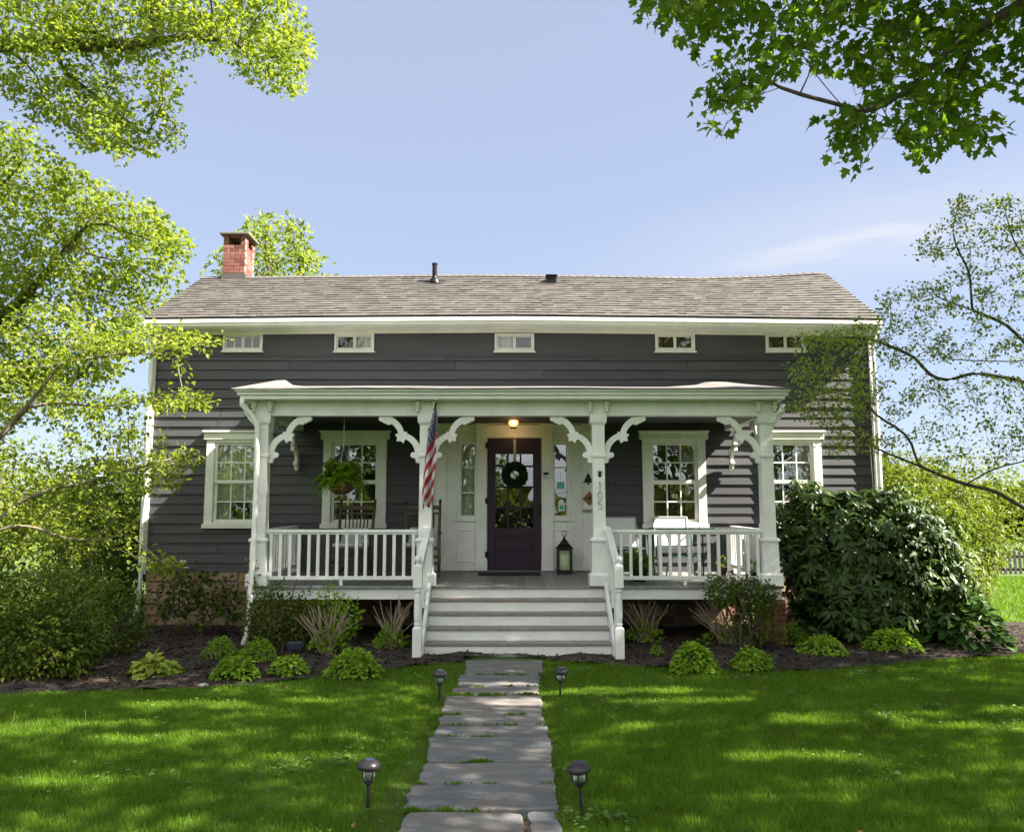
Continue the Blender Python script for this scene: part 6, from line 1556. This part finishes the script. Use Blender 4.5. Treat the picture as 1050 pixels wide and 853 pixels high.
n = 46; x = RNG.uniform(-4.5, 5.5, n); y = RNG.uniform(-9, -4.4, n); k = lawn_mask(x, y)
for xx, yy_ in zip(x[k], y[k]): mb.tube([(xx, yy_, 0), (xx + RNG.normal(0, .01), yy_, .08), (xx + RNG.normal(0, .03), yy_ + RNG.normal(0, .02), RNG.uniform(.12, .2))], [.002, .0016, .0022], 4)
n = 34; x = RNG.uniform(-5, 6, n); y = RNG.uniform(-9.6, -3.2, n); fl_ = MB(); fl_.leaves(np.stack([x, y, np.full(n, .065)], -1), np.stack([np.cos(x * 9), np.sin(x * 9), 0 * x], -1), RNG.normal(0, .4, (n, 3)) + [0, 0, 1], RNG.uniform(.025, .06, n), LEAF_WIDE)
tag(fl_.build('fallen_leaves', M['fallen']), 'scattered small brown fallen leaves on the lawn and path', 'leaves', kind='stuff')
tag(mb.build('dry_grass', M['drygrass']), 'dry tan blades along the path edge and thin seed stalks in the lawn', 'grass', kind='stuff')

# ================================================================ LIGHT, SKY, CAMERA
sd_ = bpy.data.lights.new('sun', 'SUN'); sd_.energy = 5.0; sd_.angle = math.radians(.5); sd_.color = (1, .91, .79)
so = bpy.data.objects.new('sun', sd_); COL.objects.link(so); so.rotation_euler = Vector(sun_dir).to_track_quat('Z', 'Y').to_euler(); so.location = (20, -10, 20)
w = bpy.data.worlds.new('World'); S.world = w; w.use_nodes = True; nt = w.node_tree; nt.nodes.clear()
sky = nt.nodes.new('ShaderNodeTexSky'); sky.sky_type = 'NISHITA'; sky.sun_disc = False; sky.sun_elevation = EL; sky.sun_rotation = math.radians(90) + AZ
sky.air_density = 1.0; sky.dust_density = .6; sky.ozone_density = 3.5; sky.altitude = 100
bg = nt.nodes.new('ShaderNodeBackground'); bg.inputs[1].default_value = .05; out = nt.nodes.new('ShaderNodeOutputWorld')
# one thin cirrus wisp to the right of the house, and a bright veil of light, added unseen behind the camera to fill the shade
tc_ = nt.nodes.new('ShaderNodeTexCoord'); sp = nt.nodes.new('ShaderNodeSeparateXYZ'); nt.links.new(tc_.outputs['Generated'], sp.inputs[0]); dx, dy, dz = sp.outputs
def mrange(v, a, b, lo=0.0, hi=1.0):
    n = nt.nodes.new('ShaderNodeMapRange'); n.interpolation_type = 'SMOOTHSTEP'; n.inputs[1].default_value = a; n.inputs[2].default_value = b; n.inputs[3].default_value = lo; n.inputs[4].default_value = hi
    nt.links.new(v, n.inputs[0]); return n.outputs[0]
yy_ = math_(nt, 'MAXIMUM', dy, .05); tx = math_(nt, 'DIVIDE', dx, yy_); tz = math_(nt, 'DIVIDE', dz, yy_)
mp = nt.nodes.new('ShaderNodeMapping'); mp.inputs['Scale'].default_value = (1.2, 1.2, 6); nt.links.new(tc_.outputs['Generated'], mp.inputs[0]); n1 = noise(nt, mp.outputs[0], 2.6, 6, .6)
cl = math_(nt, 'SUBTRACT', math_(nt, 'SUBTRACT', tz, .262), math_(nt, 'MULTIPLY', tx, .17)); cl = math_(nt, 'ADD', cl, math_(nt, 'MULTIPLY_ADD', n1, .10, -.05))
band = math_(nt, 'MULTIPLY', mrange(math_(nt, 'ABSOLUTE', cl), .0, .024, 1, 0), math_(nt, 'MULTIPLY', mrange(tx, .12, .38), mrange(tx, .46, .66, 1, 0)))
soft = math_(nt, 'MULTIPLY', mrange(math_(nt, 'ABSOLUTE', cl), .0, .11, 1, 0), mrange(tx, -.1, .5))
wisp = math_(nt, 'MAXIMUM', math_(nt, 'MULTIPLY', band, .40), math_(nt, 'MULTIPLY', soft, .22))
fill_veil = math_(nt, 'MULTIPLY', mrange(dy, .12, -.45), math_(nt, 'MULTIPLY_ADD', n1, .5, .45)); fill_veil = math_(nt, 'MULTIPLY', fill_veil, mrange(dz, .0, .12))
c = mixc(nt, .68, sky.outputs[0], (2.22, 2.45, 3.12)); c = mixc(nt, wisp, c, (4.4, 4.2, 3.9)); c = mixc(nt, fill_veil, c, (7.6, 7.5, 7.2))
nt.links.new(c, bg.inputs[0]); nt.links.new(bg.outputs[0], out.inputs[0])
cd = bpy.data.cameras.new('camera'); co = bpy.data.objects.new('camera', cd); COL.objects.link(co); S.camera = co
co.location = CAM.tolist(); co.rotation_euler = (PI / 2 + TH, 0, 0); cd.sensor_fit = 'HORIZONTAL'; cd.sensor_width = 36; cd.lens = 36 * FPX / 1050; cd.clip_end = 3000
S.view_settings.view_transform = 'Standard'; S.view_settings.look = 'None'; S.view_settings.exposure = 2.4; S.view_settings.gamma = 1.0; S.view_settings.use_curve_mapping = False
S.render.engine = 'CYCLES'; S.cycles.max_bounces = 7; S.cycles.diffuse_bounces = 3; S.cycles.glossy_bounces = 3; S.cycles.transparent_max_bounces = 10; S.cycles.transmission_bounces = 4; S.cycles.use_denoising = True; S.cycles.caustics_reflective = False; S.cycles.caustics_refractive = False
